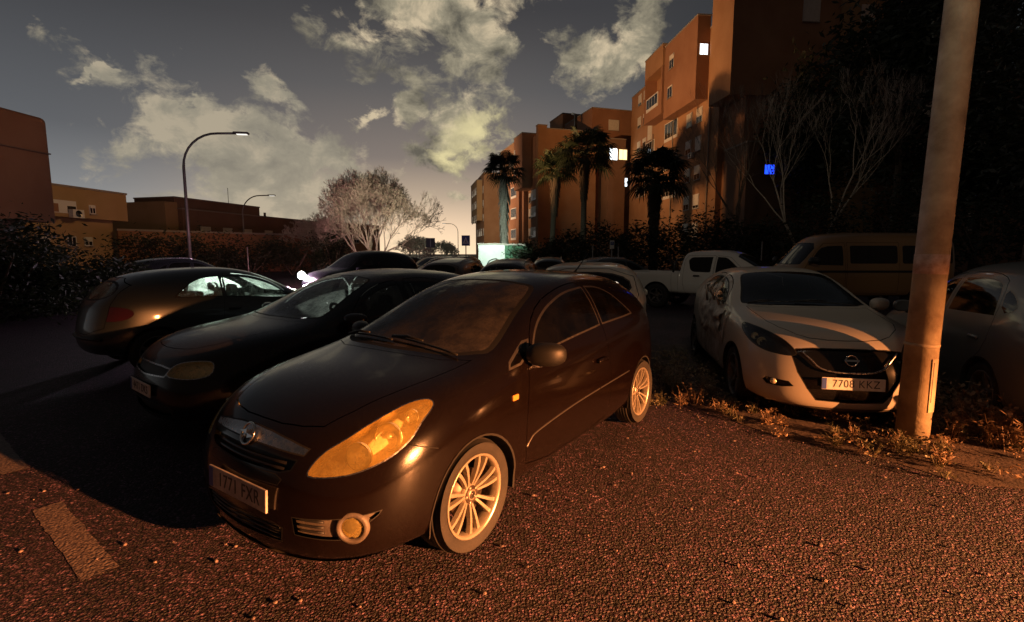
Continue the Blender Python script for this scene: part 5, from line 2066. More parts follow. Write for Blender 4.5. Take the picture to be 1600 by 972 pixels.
class Bld:
    def __init__(s, name, label, P0, P1, group=None, cat='building'):
        """P0 near corner on the ground, P1 a point further along the street face; u runs along it, v away from the street"""
        s.o = Vector((P0[0], P0[1], 0))
        s.u = (Vector((P1[0], P1[1], 0)) - s.o).normalized()
        s.v = Vector((s.u.y, -s.u.x, 0))
        s.t = thing(name, label, cat, s.o, 0, group)

    def P(s, u, v, z):
        return s.u * u + s.v * v + Vector((0, 0, z))

    def box(s, u0, u1, v0, v1, z0, z1, m, name='wall', parent=None, bm=None):
        own = bm is None
        bm = bm or bmesh.new()
        c = [s.P(u, v, z) for z in (z0, z1) for (u, v) in ((u0, v0), (u1, v0), (u1, v1), (u0, v1))]
        vs = [bm.verts.new(p) for p in c]
        fs = [bm.faces.new([vs[i] for i in q]) for q in ((3, 2, 1, 0), (4, 5, 6, 7), (0, 1, 5, 4), (1, 2, 6, 5), (2, 3, 7, 6), (3, 0, 4, 7))]
        bmesh.ops.recalc_face_normals(bm, faces=fs)
        if own:
            return mesh_obj(name, bm, m, parent or s.t)

    def block(s, u0, u1, v0, v1, z0, z1, m, cap=True):
        w = s.box(u0, u1, v0, v1, z0, z1, m)
        if cap:
            a, b, c, d = min(u0, u1), max(u0, u1), min(v0, v1), max(v0, v1)
            s.box(a - .06, b + .06, c - .06, d + .06, z1 + .002, z1 + .14, COPE, 'parapet_cap', w)
        return w

    def win(s, u, z, w, h, v=0.0, face='v', style='shutter', lit=None, name='window', sh=None):
        """face 'v': on a street face at v, looking to -v; face 'u': on an end face at u, looking to -u (then u is the plane and v the middle)"""
        bm = bmesh.new()
        if face == 'v':
            B = lambda a0, a1, d0, d1, z0, z1, m, nm, par: s.box(u + a0, u + a1, v - d1, v - d0, z + z0, z + z1, m, nm, par)
        else:
            B = lambda a0, a1, d0, d1, z0, z1, m, nm, par: s.box(u - d1, u - d0, v + a0, v + a1, z + z0, z + z1, m, nm, par)
        bm.free()
        fr = B(-w / 2 - .06, w / 2 + .06, .002, .05, -h / 2 - .06, h / 2 + .06, WFRAME, name, s.t)
        B(-w / 2, -.03, .052, .058, -h / 2, h / 2, lit or PANE, 'pane', fr)
        B(.03, w / 2, .052, .058, -h / 2, h / 2, lit or PANE, 'pane', fr)
        if style == 'shutter' and not lit:
            k = sh if sh is not None else random.choice((.35, .6, .8, 1.0))
            B(-w / 2, w / 2, .062, .085, h / 2 - h * k, h / 2, SHUT, 'shutter', fr)
        B(-w / 2 - .10, w / 2 + .10, .06, .16, -h / 2 - .12, -h / 2 - .062, COPE, 'sill', fr)
        return fr

    def ac(s, u, z, v=0.0):
        o = s.box(u - .4, u + .4, v - .36, v - .03, z - .28, z + .28, WFRAME, 'air_conditioner')
        bm = bmesh.new()
        add_lathe(bm, [(.001, .0), (.2, .0), (.21, .012), (.23, .012)], s.P(u, v - .362, z), -s.v, 20)
        mesh_obj('fan_grille', bm, PANE, o)

    def enclosed(s, u, z, w, h, v):
        fr = s.box(u - w / 2, u + w / 2, v - .08, v - .002, z - h / 2, z + h / 2, WFRAME, 'glazed_balcony')
        n = 4
        for i in range(n):
            a = u - w / 2 + .08 + (w - .16) * i / n
            s.box(a + .04, a + (w - .16) / n - .04, v - .09, v - .082, z - h / 2 + .35, z + h / 2 - .12, PANE, 'pane', fr)
        return fr


def build_b1():
    b = Bld('apartment_building', 'tallest orange apartment block, nearest of its row, with overhanging upper bays and white shutters', (20.09, 50.45), (17.49, 74.31), 'apartment blocks on the right')
    O, T_ = RENDER_O, RENDER_T
    b.block(-.4, 24.6, 0, 16, 0, 24.0, O)                      # main body, street face on v = 0
    b.block(2.0, 9.9, -1.35, -.002, 17.2, 25.2, T_)           # overhanging bay with the lit window
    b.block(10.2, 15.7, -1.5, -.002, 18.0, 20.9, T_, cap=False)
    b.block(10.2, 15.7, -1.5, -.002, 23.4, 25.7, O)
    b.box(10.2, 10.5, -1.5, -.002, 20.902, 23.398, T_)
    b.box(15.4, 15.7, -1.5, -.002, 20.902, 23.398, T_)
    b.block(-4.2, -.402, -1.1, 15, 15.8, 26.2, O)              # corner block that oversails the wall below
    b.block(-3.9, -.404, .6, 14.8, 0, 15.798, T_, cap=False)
    b.block(12, 22, 3.5, 12, 24.15, 27.5, RENDER_Y)
    b.block(-2.8, 4, 6.5, 13, 26.35, 30.5, T_)
    # windows by floor and column
    for z in (10.2, 13.3, 16.5, 19.8, 22.8):
        for u in (21.3, 19.2):
            b.win(u, z, 1.1, 1.35)
    for z in (4.2, 7.2, 10.2, 13.2, 16.1):
        if z < 17:
            b.win(5.9, z, 1.2, 1.4)
            b.win(3.6, z, 1.2, 1.4)
    for z in (14.6, 17.9):
        b.win(17.3, z + 2.9, 1.3, 1.9)
    b.enclosed(17.1, 15.4, 3.0, 1.9, 0)
    b.enclosed(17.1, 11.9, 3.0, 1.9, 0)
    b.enclosed(13.0, 20.0, 3.6, 1.6, -1.5)
    b.enclosed(10.6, 16.2, 3.6, 2.2, 0)
    b.enclosed(10.6, 12.6, 3.6, 1.9, 0)
    b.enclosed(10.6, 9.2, 3.6, 1.9, 0)
    b.ac(12.6, 14.2)
    b.ac(4.8, 12.2)
    b.win(8.0, 23.0, 1.0, 1.4, -1.35)
    b.win(8.2, 19.8, 1.1, 1.2, -1.35, sh=.1)
    b.win(2.0, 22.0, .8, 1.0, v=-.65, face='u', lit=LITW)
    # end wall that faces the car park
    for v, z in ((6.2, 23.2),):
        b.win(-4.2, z, 1.5, 1.9, v=v, face='u', sh=1.0)
    # pipes down the street face
    for u in (9.9, 16.0, 1.2):
        bm = bmesh.new()
        add_tube(bm, [b.P(u, -.12, .3), b.P(u, -.12, 17)], .07, 6)
        mesh_obj('drain_pipe', bm, COPE, b.t)
    return b


def build_b2():
    b = Bld('apartment_building', 'middle orange apartment block with a blank end wall and stepped street face behind palms', (3.56, 71.3), (-1.67, 88.98), 'apartment blocks on the right')
    O, T_ = RENDER_O, RENDER_T
    b.block(0, 19, 1.4, 9, 0, 19, O)
    b.block(-.002, .9, 0.1, 1.398, 0, 19.4, O)
    b.block(4.2, 8.4, -.9, 1.398, 11.4, 19.2, T_)
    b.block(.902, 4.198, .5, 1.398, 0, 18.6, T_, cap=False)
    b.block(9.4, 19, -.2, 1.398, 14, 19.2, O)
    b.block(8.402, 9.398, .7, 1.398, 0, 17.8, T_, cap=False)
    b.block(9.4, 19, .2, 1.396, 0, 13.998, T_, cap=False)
    b.block(1.5, 12, 9.002, 16, 0, 22.8, T_)
    b.block(-1.0, 1.4, 10.5, 13.2, 0, 18, RENDER_B)
    b.block(13, 19, 9.004, 15, 0, 25.0, O)
    for z in (4.8, 7.8, 10.2):
        for u in (2.4, 3.6, 5.6, 7.3):
            b.win(u, z, .9, 1.4, .5 if u < 4.3 else 1.4)
    for z in (13.6, 16.6):
        b.win(8.0, z, .5, 1.6, -.9, sh=.4)
    for z in (4.8, 8.2, 11.6):
        b.enclosed(12.2, z, 3.0, 1.8, .2)
        b.win(16, z, 1.2, 1.4, .2)
    b.enclosed(12.0, 16.2, 2.6, 1.7, -.2)
    b.win(16.4, 16.4, 1.3, 1.5, -.2)
    b.win(-1.0, 15.9, 1.25, 1.6, v=11.2, face='u', lit=LITW)
    b.win(-1.0, 15.9, 1.25, 1.4, v=12.75, face='u', lit=LITY)
    b.win(1.5, 12.4, 1.1, 1.2, v=14.4, face='u', lit=LITW)
    b.win(1.5, 20.6, 1.6, 1.4, v=12.5, face='u', sh=1.0)
    bm = bmesh.new()
    add_tube(bm, [b.P(3.4, 7.2, 19), b.P(3.4, 7.2, 22.2), b.P(4.6, 7.2, 22.6)], .22, 8)
    mesh_obj('roof_duct', bm, PANE, b.t)
    return b


def build_b3():
    b = Bld('apartment_building', 'farthest and palest apartment block at the end of the row, beside the first palm', (-6.2, 112), (-9.2, 127), 'apartment blocks on the right')
    b.block(0, 15, 0, 12, 0, 19.4, RENDER_O)
    b.block(3, 14.5, -1.2, -.002, 9.2, 18.2, RENDER_Y)
    b.block(-.5, 6, 4.5, 12.2, 19.55, 22, RENDER_T)
    for z in (3.5, 6.6, 9.7, 12.8, 15.9):
        b.win(1.4, z, 1.2, 1.5)
        for u in (5, 8, 11.5):
            b.win(u, z, 1.6, 1.6, -1.2 if z > 9.5 else 0)
    return b


def build_b4():
    b = Bld('apartment_building', 'dark unlit apartment block at the far right behind the bare trees, one window glowing blue', (29.5, 47.0), (28.5, 62), 'apartment blocks on the right')
    b.block(0, 14, 0, 14, 0, 31, RENDER_Y)
    b.block(-2.5, -.002, 4.5, 14, 0, 28, RENDER_B)
    for z in (4.5, 7.6, 10.7, 13.8, 16.9, 20, 23, 26):
        for v in (6.5, 9.2, 12):
            b.win(-2.5, z, 1.2, 1.4, v=v, face='u', sh=random.choice((.2, .8, 1)))
    for z in (16.9, 20, 23):
        b.win(0, z, 1.1, 1.4, v=2.4, face='u', sh=.8)
    return b


build_b1()
build_b2()
build_b3()
build_b4()
# the blue window belongs to a low annexe between the blocks
b = Bld('stair_tower', 'dark narrow annexe between the apartment blocks with a small window glowing bright blue', (21.0, 45.5), (20.7, 49))
b.block(0, 4.0, 0, 5.2, 0, 11.5, RENDER_B)
b.win(0, 9.15, .92, .8, v=2.15, face='u', lit=LITB)
b = Bld('apartment_building', 'black block behind the trees at the far right with two small white lights', (38.0, 52.0), (37, 66), 'apartment blocks on the right')
b.block(0, 12, 0, 22, 0, 20, RENDER_B)
b.win(0, 14.6, .9, .5, v=4.4, face='u', lit=LITW)
b.win(0, 15.0, .7, .6, v=6.4, face='u', lit=LITW)

# left side
b = Bld('terraced_house', 'big red-brown blank upper storey overhanging at the far left edge', (-20.5, 22.9), (-26.0, 24.6))
b.t['category'] = 'house'
b2 = b


def corner_house():
    # faces the car park: built from world corners
    t = b2.t
    o = t.location
    bm = bmesh.new()
    fp = [(-20.5, 22.7), (-21.2, 13.0), (-31, 12.5), (-31, 23.2)]

    def wall(bm, fp, z0, z1):
        A = [bm.verts.new(Vector((x, y, z0)) - o) for x, y in fp]
        B_ = [bm.verts.new(Vector((x, y, z1)) - o) for x, y in fp]
        n = len(fp)
        fs = [bm.faces.new(A), bm.faces.new(B_)]
        for i in range(n):
            fs.append(bm.faces.new((A[i], A[(i + 1) % n], B_[(i + 1) % n], B_[i])))
        bmesh.ops.recalc_face_normals(bm, faces=fs)
    wall(bm, fp, 3.02, 7.55)
    es = [e for e in bm.edges if abs(e.verts[0].co.z - e.verts[1].co.z) > 2 or (e.verts[0].co.z > 7.4 - o.z and e.verts[1].co.z > 7.4 - o.z)]
    bmesh.ops.bevel(bm, geom=es, offset=.22, segments=4, affect='EDGES', profile=.5)
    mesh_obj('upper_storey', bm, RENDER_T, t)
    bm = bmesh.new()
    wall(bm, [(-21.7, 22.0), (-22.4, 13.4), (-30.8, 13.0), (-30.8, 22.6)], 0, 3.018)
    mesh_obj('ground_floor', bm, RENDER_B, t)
    bm = bmesh.new()
    wall(bm, [(-20.42, 22.6), (-21.1, 13.1), (-21.3, 13.1), (-20.62, 22.6)], 5.98, 6.03)
    mesh_obj('string_course', bm, RENDER_B, t)


corner_house()

b = Bld('terraced_house', 'ochre two-storey house with an air conditioner under its loggia, second from the left', (-30.22, 33.45), (-29.66, 38.84))
b.t['category'] = 'house'
# here v points away from the car park, which lies to +x: mirror the frame
b.v = -b.v
b.block(-6, 5.4, 0, 9, 4.1, 6.1, RENDER_Y)
b.block(-6, 4.6, .55, 8.8, 0, 4.098, RENDER_Y, cap=False)
b.box(-.6, 1.35, -.02, -.002, 4.35, 5.2, WFRAME, 'loggia')
b.box(-.6, .1, -.03, -.022, 4.4, 4.95, RENDER_T, 'loggia_screen')
b.box(.7, 1.3, -.03, -.022, 4.4, 4.85, PANE, 'loggia_window')
b.ac(1.15, 4.35)
b.win(2.5, 4.75, .35, .5, sh=.3)
b.win(1.3, 2.5, .5, .55, .55, sh=0.01)
b.win(2.5, 2.5, .5, .5, .55, sh=.5)
b.win(-.6, 2.5, .7, .5, .55, sh=.3)
# low wall
b = Bld('garden_wall', 'low reddish wall running between the ochre house and the long brown building', (-29.2, 38.6), (-24.0, 44.5))
b.t['category'] = 'wall'
b.block(-1, 14, 0, .4, 0, 3.35, RENDER_T)
# long brown building
b = Bld('row_house', 'long brown flat-roofed building in the left distance with a box on its roof', (-34.0, 52.2), (-29.4, 70.0))
b.t['category'] = 'building'
b.v = -b.v
b.block(-.2, 20, 0, 12, 0, 6.2, RENDER_B)
b.block(-1.6, -.202, .6, 9, 0, 6.9, RENDER_Y, cap=False)
b.block(1.2, 13.5, 2.5, 8, 6.35, 7.6, RENDER_B)
b.win(1.2, 6.95, 1.6, .5, v=4.5, face='u', sh=.1)
for u in (2.5, 5.5, 8.5, 12, 15.5, 18.4):
    b.win(u, 3.9, 1.2, 1.2)
bm = bmesh.new()
add_tube(bm, [b.P(9, 3, 7.7), b.P(9, 3, 9.6)], .03, 5)
mesh_obj('aerial', bm, GREYP, b.t)
bm = bmesh.new()
add_tube(bm, [b.P(15, 3, 6.3), b.P(15, 3, 7.1)], .16, 8)
mesh_obj('chimney', bm, COPE, b.t)
b = Bld('row_house', 'small dark flat-roofed house between the long brown building and the big bare tree', (-27.3, 74.5), (-22.0, 92))
b.v = -b.v
b.t['category'] = 'building'
b.block(0, 14, 0, 9, 0, 6.4, RENDER_B)
b.box(-.9, -.1, .3, 1.0, 0, 6.6, WFRAME, 'chimney')
for u in (3, 7, 11):
    b.win(u, 4, 1.2, 1.2)
# white wall with graffiti near the crossing
b = Bld('graffiti_wall', 'short white wall lit green-white with scrawled graffiti at the foot of the first palm', (-2.75, 41.5), (-.4, 41.2))
b.t['category'] = 'wall'
b.v = -b.v
b.block(0, 2.2, -.2, 0, 0, 2.35, mat('white_wall', (.62, .62, .58), .8, col2=(.5, .52, .48), scale=2))
b.block(2.21, 4.0, -.2, 0, 0, 2.30, mat('green_wall', (.06, .16, .08), .8, col2=(.03, .08, .05), scale=2))
for (pts, m2) in (([(.95, 2.0), (1.0, 1.75), (1.1, 2.1), (1.15, 1.7)], DBLACK), ([(1.25, 1.7), (1.25, 2.15)], DBLACK), ([(1.45, 2.1), (1.27, 1.9), (1.48, 1.7)], DBLACK),
                  ([(.55, 2.25), (.65, 2.0), (.78, 2.25)], DBLACK), ([(1.65, 1.8), (1.75, 2.1), (1.9, 1.9), (2.05, 2.15)], DGREEN), ([(1.7, 1.7), (1.95, 1.75), (2.1, 1.95)], DGREEN)):
    bm = bmesh.new()
    P = spl(pts, 4, closed=False) if len(pts) > 2 else pts
    add_tube(bm, [b.P(u, .012, z) for u, z in P], .022, 5)
    mesh_obj('graffiti', bm, m2, b.t)

# ------------------------------------------------------------------ street lamps, signs, pole
LAMPH = mat('lamp_head_glow', (.9, .9, .85), .4, emit=(1.0, .95, .85), estr=1.2)


def street_lamp(label, base, H, arm, dirn, r=.07):
    t = thing('street_lamp', label, 'street lamp', base, 0, 'curved street lamps')
    d = Vector(dirn).normalized()
    bm = bmesh.new()
    pts = [Vector((0, 0, 0)), Vector((0, 0, H * .45)), Vector((0, 0, H - arm * .75))]
    for k in range(1, 9):
        a = k / 8 * math.pi / 2
        pts.append(Vector((0, 0, H - arm * .75)) + d * (arm * .75 * (1 - math.cos(a))) + Vector((0, 0, arm * .75 * math.sin(a))))
    pts.append(pts[-1] + d * arm * .35 + Vector((0, 0, .03)))
    add_tube(bm, pts, [r * 1.25, r * 1.1, r] + [r * .8] * 9, 10)
    mesh_obj('pole', bm, GREYP, t)
    e = pts[-1]
    side = d.cross(Vector((0, 0, 1)))
    rot = Matrix((d, side, Vector((0, 0, 1)))).transposed()
    bm = bmesh.new()
    add_box(bm, e + d * .32 + Vector((0, 0, .02)), (.75, .30, .11), rot, bev=.04)
    hd = mesh_obj('lamp_head', bm, GREYP, t, smooth=True)
    bm = bmesh.new()
    add_box(bm, e + d * .36 + Vector((0, 0, -.045)), (.5, .2, .03), rot, bev=.01)
    mesh_obj('diffuser', bm, LAMPH, hd)
    bm = bmesh.new()
    add_box(bm, (0, -r * 1.3, 1.1), (.10, .02, .35))
    mesh_obj('service_door', bm, GREYP, t)
    return t


p = aty(297, 397, 26)
street_lamp('tallest curved street lamp at the left, its arm reaching over the grey coupe', (p.x, p.y, 0), 7.75, 2.3, (1, .15, 0))
p = aty(383, 397, 52)
street_lamp('second curved street lamp, in front of the long brown building', (p.x, p.y, 0), 7.6, 2.4, (1, .1, 0))
p = aty(716, 397, 100)
street_lamp('small distant curved street lamp leaning left beside the pedestrian sign', (p.x, p.y, 0), 7.6, 2.2, (-1, .1, 0))
p = aty(481, 397, 75)
street_lamp('faint curved street lamp before the big bare tree', (p.x, p.y, 0), 5.9, 2.2, (1, .1, 0))


def sign(label, base, H, w, h, face, m, mark=None, cat='road sign', back=None):
    t = thing('road_sign', label, cat, base)
    t.rotation_euler = (0, 0, face)
    bm = bmesh.new()
    add_tube(bm, [(0, .03, 0), (0, .03, H)], .03, 8)
    mesh_obj('post', bm, GREYP, t)
    bm = bmesh.new()
    add_box(bm, (0, 0, H - h / 2), (w, .02, h), bev=.008)
    pl = mesh_obj('panel', bm, m, t)
    return t, pl


SIGNB = mat('sign_blue', (.02, .05, .22), .4)
SIGND = mat('sign_back', (.05, .05, .05), .6)
SIGNW = mat('sign_white', (.65, .65, .62), .5)
p = aty(673, 397, 30)
t, pl = sign('square sign seen from its dark back, left of the distant street lamp', (p.x, p.y, 0), 2.56, .54, .56, 0, SIGND)
bm = bmesh.new()
add_box(bm, (0, -.025, 2.28), (.03, .02, .5))
mesh_obj('bracket', bm, GREYP, t)
p = aty(728, 397, 30)
t, pl = sign('dark square pedestrian-crossing sign with a pale triangle and walking figure', (p.x, p.y, 0), 2.72, .50, .62, 0, SIGNB)
bm = bmesh.new()
add_prism(bm, [(-.19, 2.22), (.19, 2.22), (0, 2.62)], lambda a, c: Vector((a, -.012, c)), Vector((0, -.006, 0)))
mesh_obj('triangle', bm, SIGNW, pl)
bm = bmesh.new()
add_tube(bm, [(0, -.02, 2.42), (.0, -.02, 2.36), (-.06, -.02, 2.26)], .014, 5)
add_tube(bm, [(.0, -.02, 2.36), (.05, -.02, 2.26)], .014, 5)
add_tube(bm, [(-.05, -.02, 2.36), (.0, -.02, 2.41), (.05, -.02, 2.37)], .011, 5)
add_lathe(bm, [(.001, .01), (.022, .005), (.022, 0)], (0, -.015, 2.46), (0, -1, 0), 10)
mesh_obj('walking_figure', bm, SIGND, pl)
p = aty(956, 397, 22)
t, pl = sign('small parking sign on a thin post in front of the dark shrubs', (p.x, p.y, 0), 2.2, .19, .36, 0, SIGNW)
bm = bmesh.new()
add_box(bm, (0, -.014, 2.08), (.15, .008, .15), bev=.003)
mesh_obj('symbol_panel', bm, SIGNB, pl)
me = text_mesh('P', .12, .002)
for v in me.vertices:
    x, y, z = v.co
    v.co = (x, -.021 - z, 2.08 + y)
me.materials.clear()
me.materials.append(SIGNW)
link(bpy.data.objects.new('symbol', me), pl)
for (px, H, Y, lab) in ((966, 1.95, 22.5, 'thin bare post just right of the parking sign'), (926, 2.0, 24, 'thin bare post left of the parking sign'),
                        (1190, 2.2, 24, 'grey metal post standing before the dark shrubs behind the crumpled hatchback'),
                        (387, 2.0, 28, 'short bare post beside the second street lamp')):
    p = aty(px, 397, Y)
    bm = bmesh.new()
    add_tube(bm, [(0, 0, 0), (0, 0, H)], .03, 8)
    o = mesh_obj('metal_post', bm, GREYP, None)
    o.location = (p.x, p.y, 0)
    tag(o, lab, 'post')

# the big pole
POLE = mat('weathered_pole', (.42, .34, .22), .7, col2=(.17, .115, .065), scale=3.2, bump=.5, bscale=22, detail=11, rvar=.15)
t = thing('lamp_pole', 'thick weathered steel pole rising out of frame in front of the white hatchback', 'pole', (3.47, 4.15, 0), 0)
bm = bmesh.new()
n = 18
for k in range(40):
    pass
add_tube(bm, [(0, 0, 0), (.035, 0, 2.0), (.085, 0, 4.3), (.20, 0, 9.5)], [.120, .114, .108, .085], 40)
mesh_obj('shaft', bm, POLE, t)
bm = bmesh.new()
add_lathe(bm, [(.116, .0), (.123, .004), (.123, .024), (.116, .03)], (.013, 0, .84), (0, 0, 1), 40, closed=True)
mesh_obj('band', bm, POLE, t)
bm = bmesh.new()
add_lathe(bm, [(.114, .0), (.1175, .003), (.1175, .16), (.114, .163)], (.027, 0, 1.45), (0, 0, 1), 40, closed=True)
mesh_obj('sticker_remains', bm, mat('torn_sticker', (.50, .36, .30), .7, col2=(.26, .15, .10), scale=16, detail=8), t)
bm = bmesh.new()
add_box(bm, (.045, -.106, .52), (.075, .02, .46), Matrix.Rotation(.33, 3, 'Z'), bev=.006)
d_ = mesh_obj('service_door', bm, POLE, t)
bm = bmesh.new()
add_tube(bm, [(.03, -.122, .72), (.03, -.122, .38)], .003, 5)
mesh_obj('door_slit', bm, M['seal'], d_)
bm = bmesh.new()
add_lathe(bm, [(.121, 0), (.135, .0), (.125, .03), (.119, .03)], (0, 0, .004), (0, 0, 1), 32)
mesh_obj('base_collar', bm, POLE, t)

# ------------------------------------------------------------------ trees and shrubs
def at_ground(px, Y):
    p = aty(px, 397, Y)
    return (p.x, p.y, 0)


bare_tree('big pale bare tree in the middle distance beside the square sign', at_ground(583, 36), 8.0, .82, 11, r0=.13, depth=7, low=.17, multi=6, up=.16, kids=(3, 3, 3), rmin=.0075, sxy=.76)
for k, (px, Y, h, s, lab) in enumerate(((645, 48, 3.7, 21, 'small pale bare tree just right of the big one'), (500, 48, 5.6, 23, 'bare tree showing over the small dark house, left of the big one'),
                                   (690, 60, 3.3, 24, 'lowest bare tree, below the distant street lamp'))):
    bare_tree(lab, at_ground(px, Y), h, 1.1, s, r0=.1, depth=6, low=.20, up=.2, group='bare trees in the distance', multi=4, rmin=.014)
bare_tree('tall two-stemmed bare tree standing left of the big pole', at_ground(1258, 28), 12.2, .62, 31, r0=.16, depth=6, low=.30, multi=2, up=.45, group='bare trees on the right')
bare_tree('thinner bare tree left of the two-stemmed one, behind the white pickup', at_ground(1163, 31), 11.3, .6, 37, r0=.13, depth=6, low=.28, up=.5, group='bare trees on the right', bark=DBARK, twig=DBARK)
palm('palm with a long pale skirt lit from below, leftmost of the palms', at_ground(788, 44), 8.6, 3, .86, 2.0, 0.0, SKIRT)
palm('slender dark palm second from the left', at_ground(862, 50), 9.6, 4, .35, 2.4, .3)
palm('tallest palm with the fullest crown', at_ground(911, 47), 10.6, 5, .3, 3.0)
palm('shortest palm in front of the tall orange block', at_ground(1020, 36), 6.9, 6, .45, 2.5)
# dark hedge at the left
for k, (px, Y, rx, rz, s) in enumerate(((-40, 11.5, 2.6, 1.35, 1), (70, 13.0, 2.2, 1.0, 2), (150, 15.0, 1.6, .8, 3), (-20, 15, 3.0, 1.5, 4))):
    shrub(['big dark bush at the left edge, foremost of the hedge', 'low dark bush between the edge bush and the grey coupe', 'small dark bush behind the tail of the grey coupe',
           'tall dark bush at the back of the left hedge'][k], at_ground(px, Y), (rx, rx * .8, rz), 5200, .075, s, 26, group='bushes of the left hedge')
for k, (px, Y, rx, rz, s) in enumerate(((235, 32, 3.0, 1.5, 11), (310, 34, 3.2, 1.7, 12), (390, 36, 3.2, 1.6, 13), (455, 38, 2.8, 1.7, 14), (520, 42, 2.8, 1.8, 15))):
    shrub(['scrub in front of the low reddish wall', 'scrub at the foot of the tallest curved lamp', 'scrub at the foot of the second curved lamp', 'scrub behind the glaring headlamp',
           'scrub under the left side of the big bare tree'][k], at_ground(px, Y), (rx, 1.6, rz), 3200, .11, s, 26, group='scrub behind the cars on the left', m=DRYS if False else LEAF)
for k, (px, Y, rx, rz, s) in enumerate(((835, 40, 2.6, 1.6, 21), (885, 38, 2.8, 1.9, 22), (940, 34, 3.0, 2.2, 23), (1000, 32, 2.8, 1.9, 24), (1070, 30, 3.2, 2.1, 25), (1140, 30, 3.2, 2.3, 26), (1215, 30, 3.4, 2.0, 27),
                                       (1320, 26, 4.0, 2.6, 28), (1430, 24, 4.0, 2.8, 29), (1560, 22, 4.0, 2.6, 30))):
    shrub(['dark shrub right of the first palm', 'dark shrub below the second palm', 'dark shrub behind the parking sign', 'dark shrub below the shortest palm', 'dark shrub behind the white pickup bed',
           'dark shrub behind the pickup cab', 'dark shrub at the foot of the two-stemmed bare tree', 'dark shrub behind the front of the minibus', 'dark shrub behind the big pole',
           'dark shrub at the right edge behind the minibus tail'][k], at_ground(px, Y), (rx, 1.8, rz), 3200, .12, s, 26, group='shrubs below the apartment blocks')
leafy_tree('huge dark leafy tree filling the sky left of the big pole', at_ground(1390, 34), 21, 5.2, 51, 14000, .26)
leafy_tree('dark leafy tree whose branches hang in at the top right corner', at_ground(1610, 17), 13.5, 3.8, 52, 12000, .13)
leafy_tree('dark leafy tree between the minibus and the right edge', at_ground(1520, 40), 15, 6.0, 53, 9000, .26)
leafy_tree('dark leafy tree in front of the end wall of the tall orange block', at_ground(1255, 44), 19, 4.2, 54, 9000, .24)

# weeds on the verge: dry tufts too many to count
rnd = random.Random(5)
bm = bmesh.new()
bg = bmesh.new()


def tuft(bm, x, y, h, n, w=.006, spread=.5):
    for i in range(n):
        a = rnd.uniform(0, 6.28)
        s = rnd.uniform(.1, spread) * h
        hh = h * rnd.uniform(.5, 1.1)
        bx, by = x + rnd.gauss(0, h * .12), y + rnd.gauss(0, h * .12)
        px_, py_ = -math.sin(a) * w, math.cos(a) * w
        p1 = (bx + math.cos(a) * s * .4, by + math.sin(a) * s * .4, .02 + hh * .6)
        p2 = (bx + math.cos(a) * s, by + math.sin(a) * s, .02 + hh)
        v = [bm.verts.new((bx - px_, by - py_, .015)), bm.verts.new((bx + px_, by + py_, .015)), bm.verts.new((p1[0] + px_, p1[1] + py_, p1[2])), bm.verts.new((p1[0] - px_, p1[1] - py_, p1[2]))]
        bm.faces.new(v)
        t_ = bm.verts.new(p2)
        bm.faces.new((v[3], v[2], t_))
        for j in range(3):      # seed heads and small leaves
            q = Vector(p1).lerp(Vector(p2), rnd.random())
            e = Vector((rnd.uniform(-1, 1), rnd.uniform(-1, 1), rnd.uniform(-.3, 1))).normalized() * h * rnd.uniform(.08, .18)
            f = e.cross(Vector((0, 0, 1))) * .35
            bm.faces.new([bm.verts.new(q), bm.verts.new(q + e * .5 + f), bm.verts.new(q + e), bm.verts.new(q + e * .5 - f)])


def in_verge(x, y):
    return pip(x, y, out)


cnt = 0
while cnt < 900:
    x, y = rnd.uniform(1.2, 8.5), rnd.uniform(2.7, 8.0)
    if not in_verge(x, y):
        continue
    dens_ = noise.noise(Vector((x * .9, y * .9, 9))) + .30
    if rnd.random() > dens_ + .3:
        continue
    h = rnd.uniform(.03, .085)
    r_ = rnd.uniform(.05, .16)
    tgt = bm if rnd.random() < .55 else bg
    leaves(tgt, (x, y, .02 + h * .6), (r_, r_, h), rnd.randrange(25, 60), .016, rnd, 5)
    if rnd.random() < .35:
        tuft(tgt, x, y, rnd.uniform(.07, .16), rnd.randrange(4, 10), .003, 1.1)
    cnt += 1
for (px, py, h, n) in ((1040, 610, .20, 60), (1075, 622, .20, 50), (1100, 600, .18, 40), (1020, 590, .2, 40), (1060, 640, .14, 40), (1240, 640, .16, 60), (1280, 650, .18, 60), (1330, 655, .15, 50), (1365, 640, .16, 50),
                       (1470, 640, .28, 60), (1500, 655, .26, 60), (1545, 690, .28, 90), (1580, 680, .36, 120), (1600, 710, .34, 110), (1480, 690, .18, 40), (1620, 680, .36, 100), (1190, 625, .13, 40), (1150, 640, .12, 30),
                       (1530, 660, .24, 60), (1200, 660, .1, 30), (1300, 690, .1, 30), (1400, 700, .12, 40), (1450, 720, .12, 40)):
    p = atz(px, py, 0)
    for q in range(3):
        x, y = p.x + rnd.gauss(0, .12), p.y + rnd.gauss(0, .12)
        tgt = bm if h > .22 or rnd.random() < .5 else bg
        leaves(tgt, (x, y, h * .5), (h * .75, h * .75, h * .6), n * 3, .014 + .02 * h, rnd, 9)
        tuft(tgt, x, y, h * 1.15, n // 3, .0035, .9)
mesh_obj('dry_weeds', bm, DRY, kind='stuff')
mesh_obj('green_weeds', bg, WEED, kind='stuff')

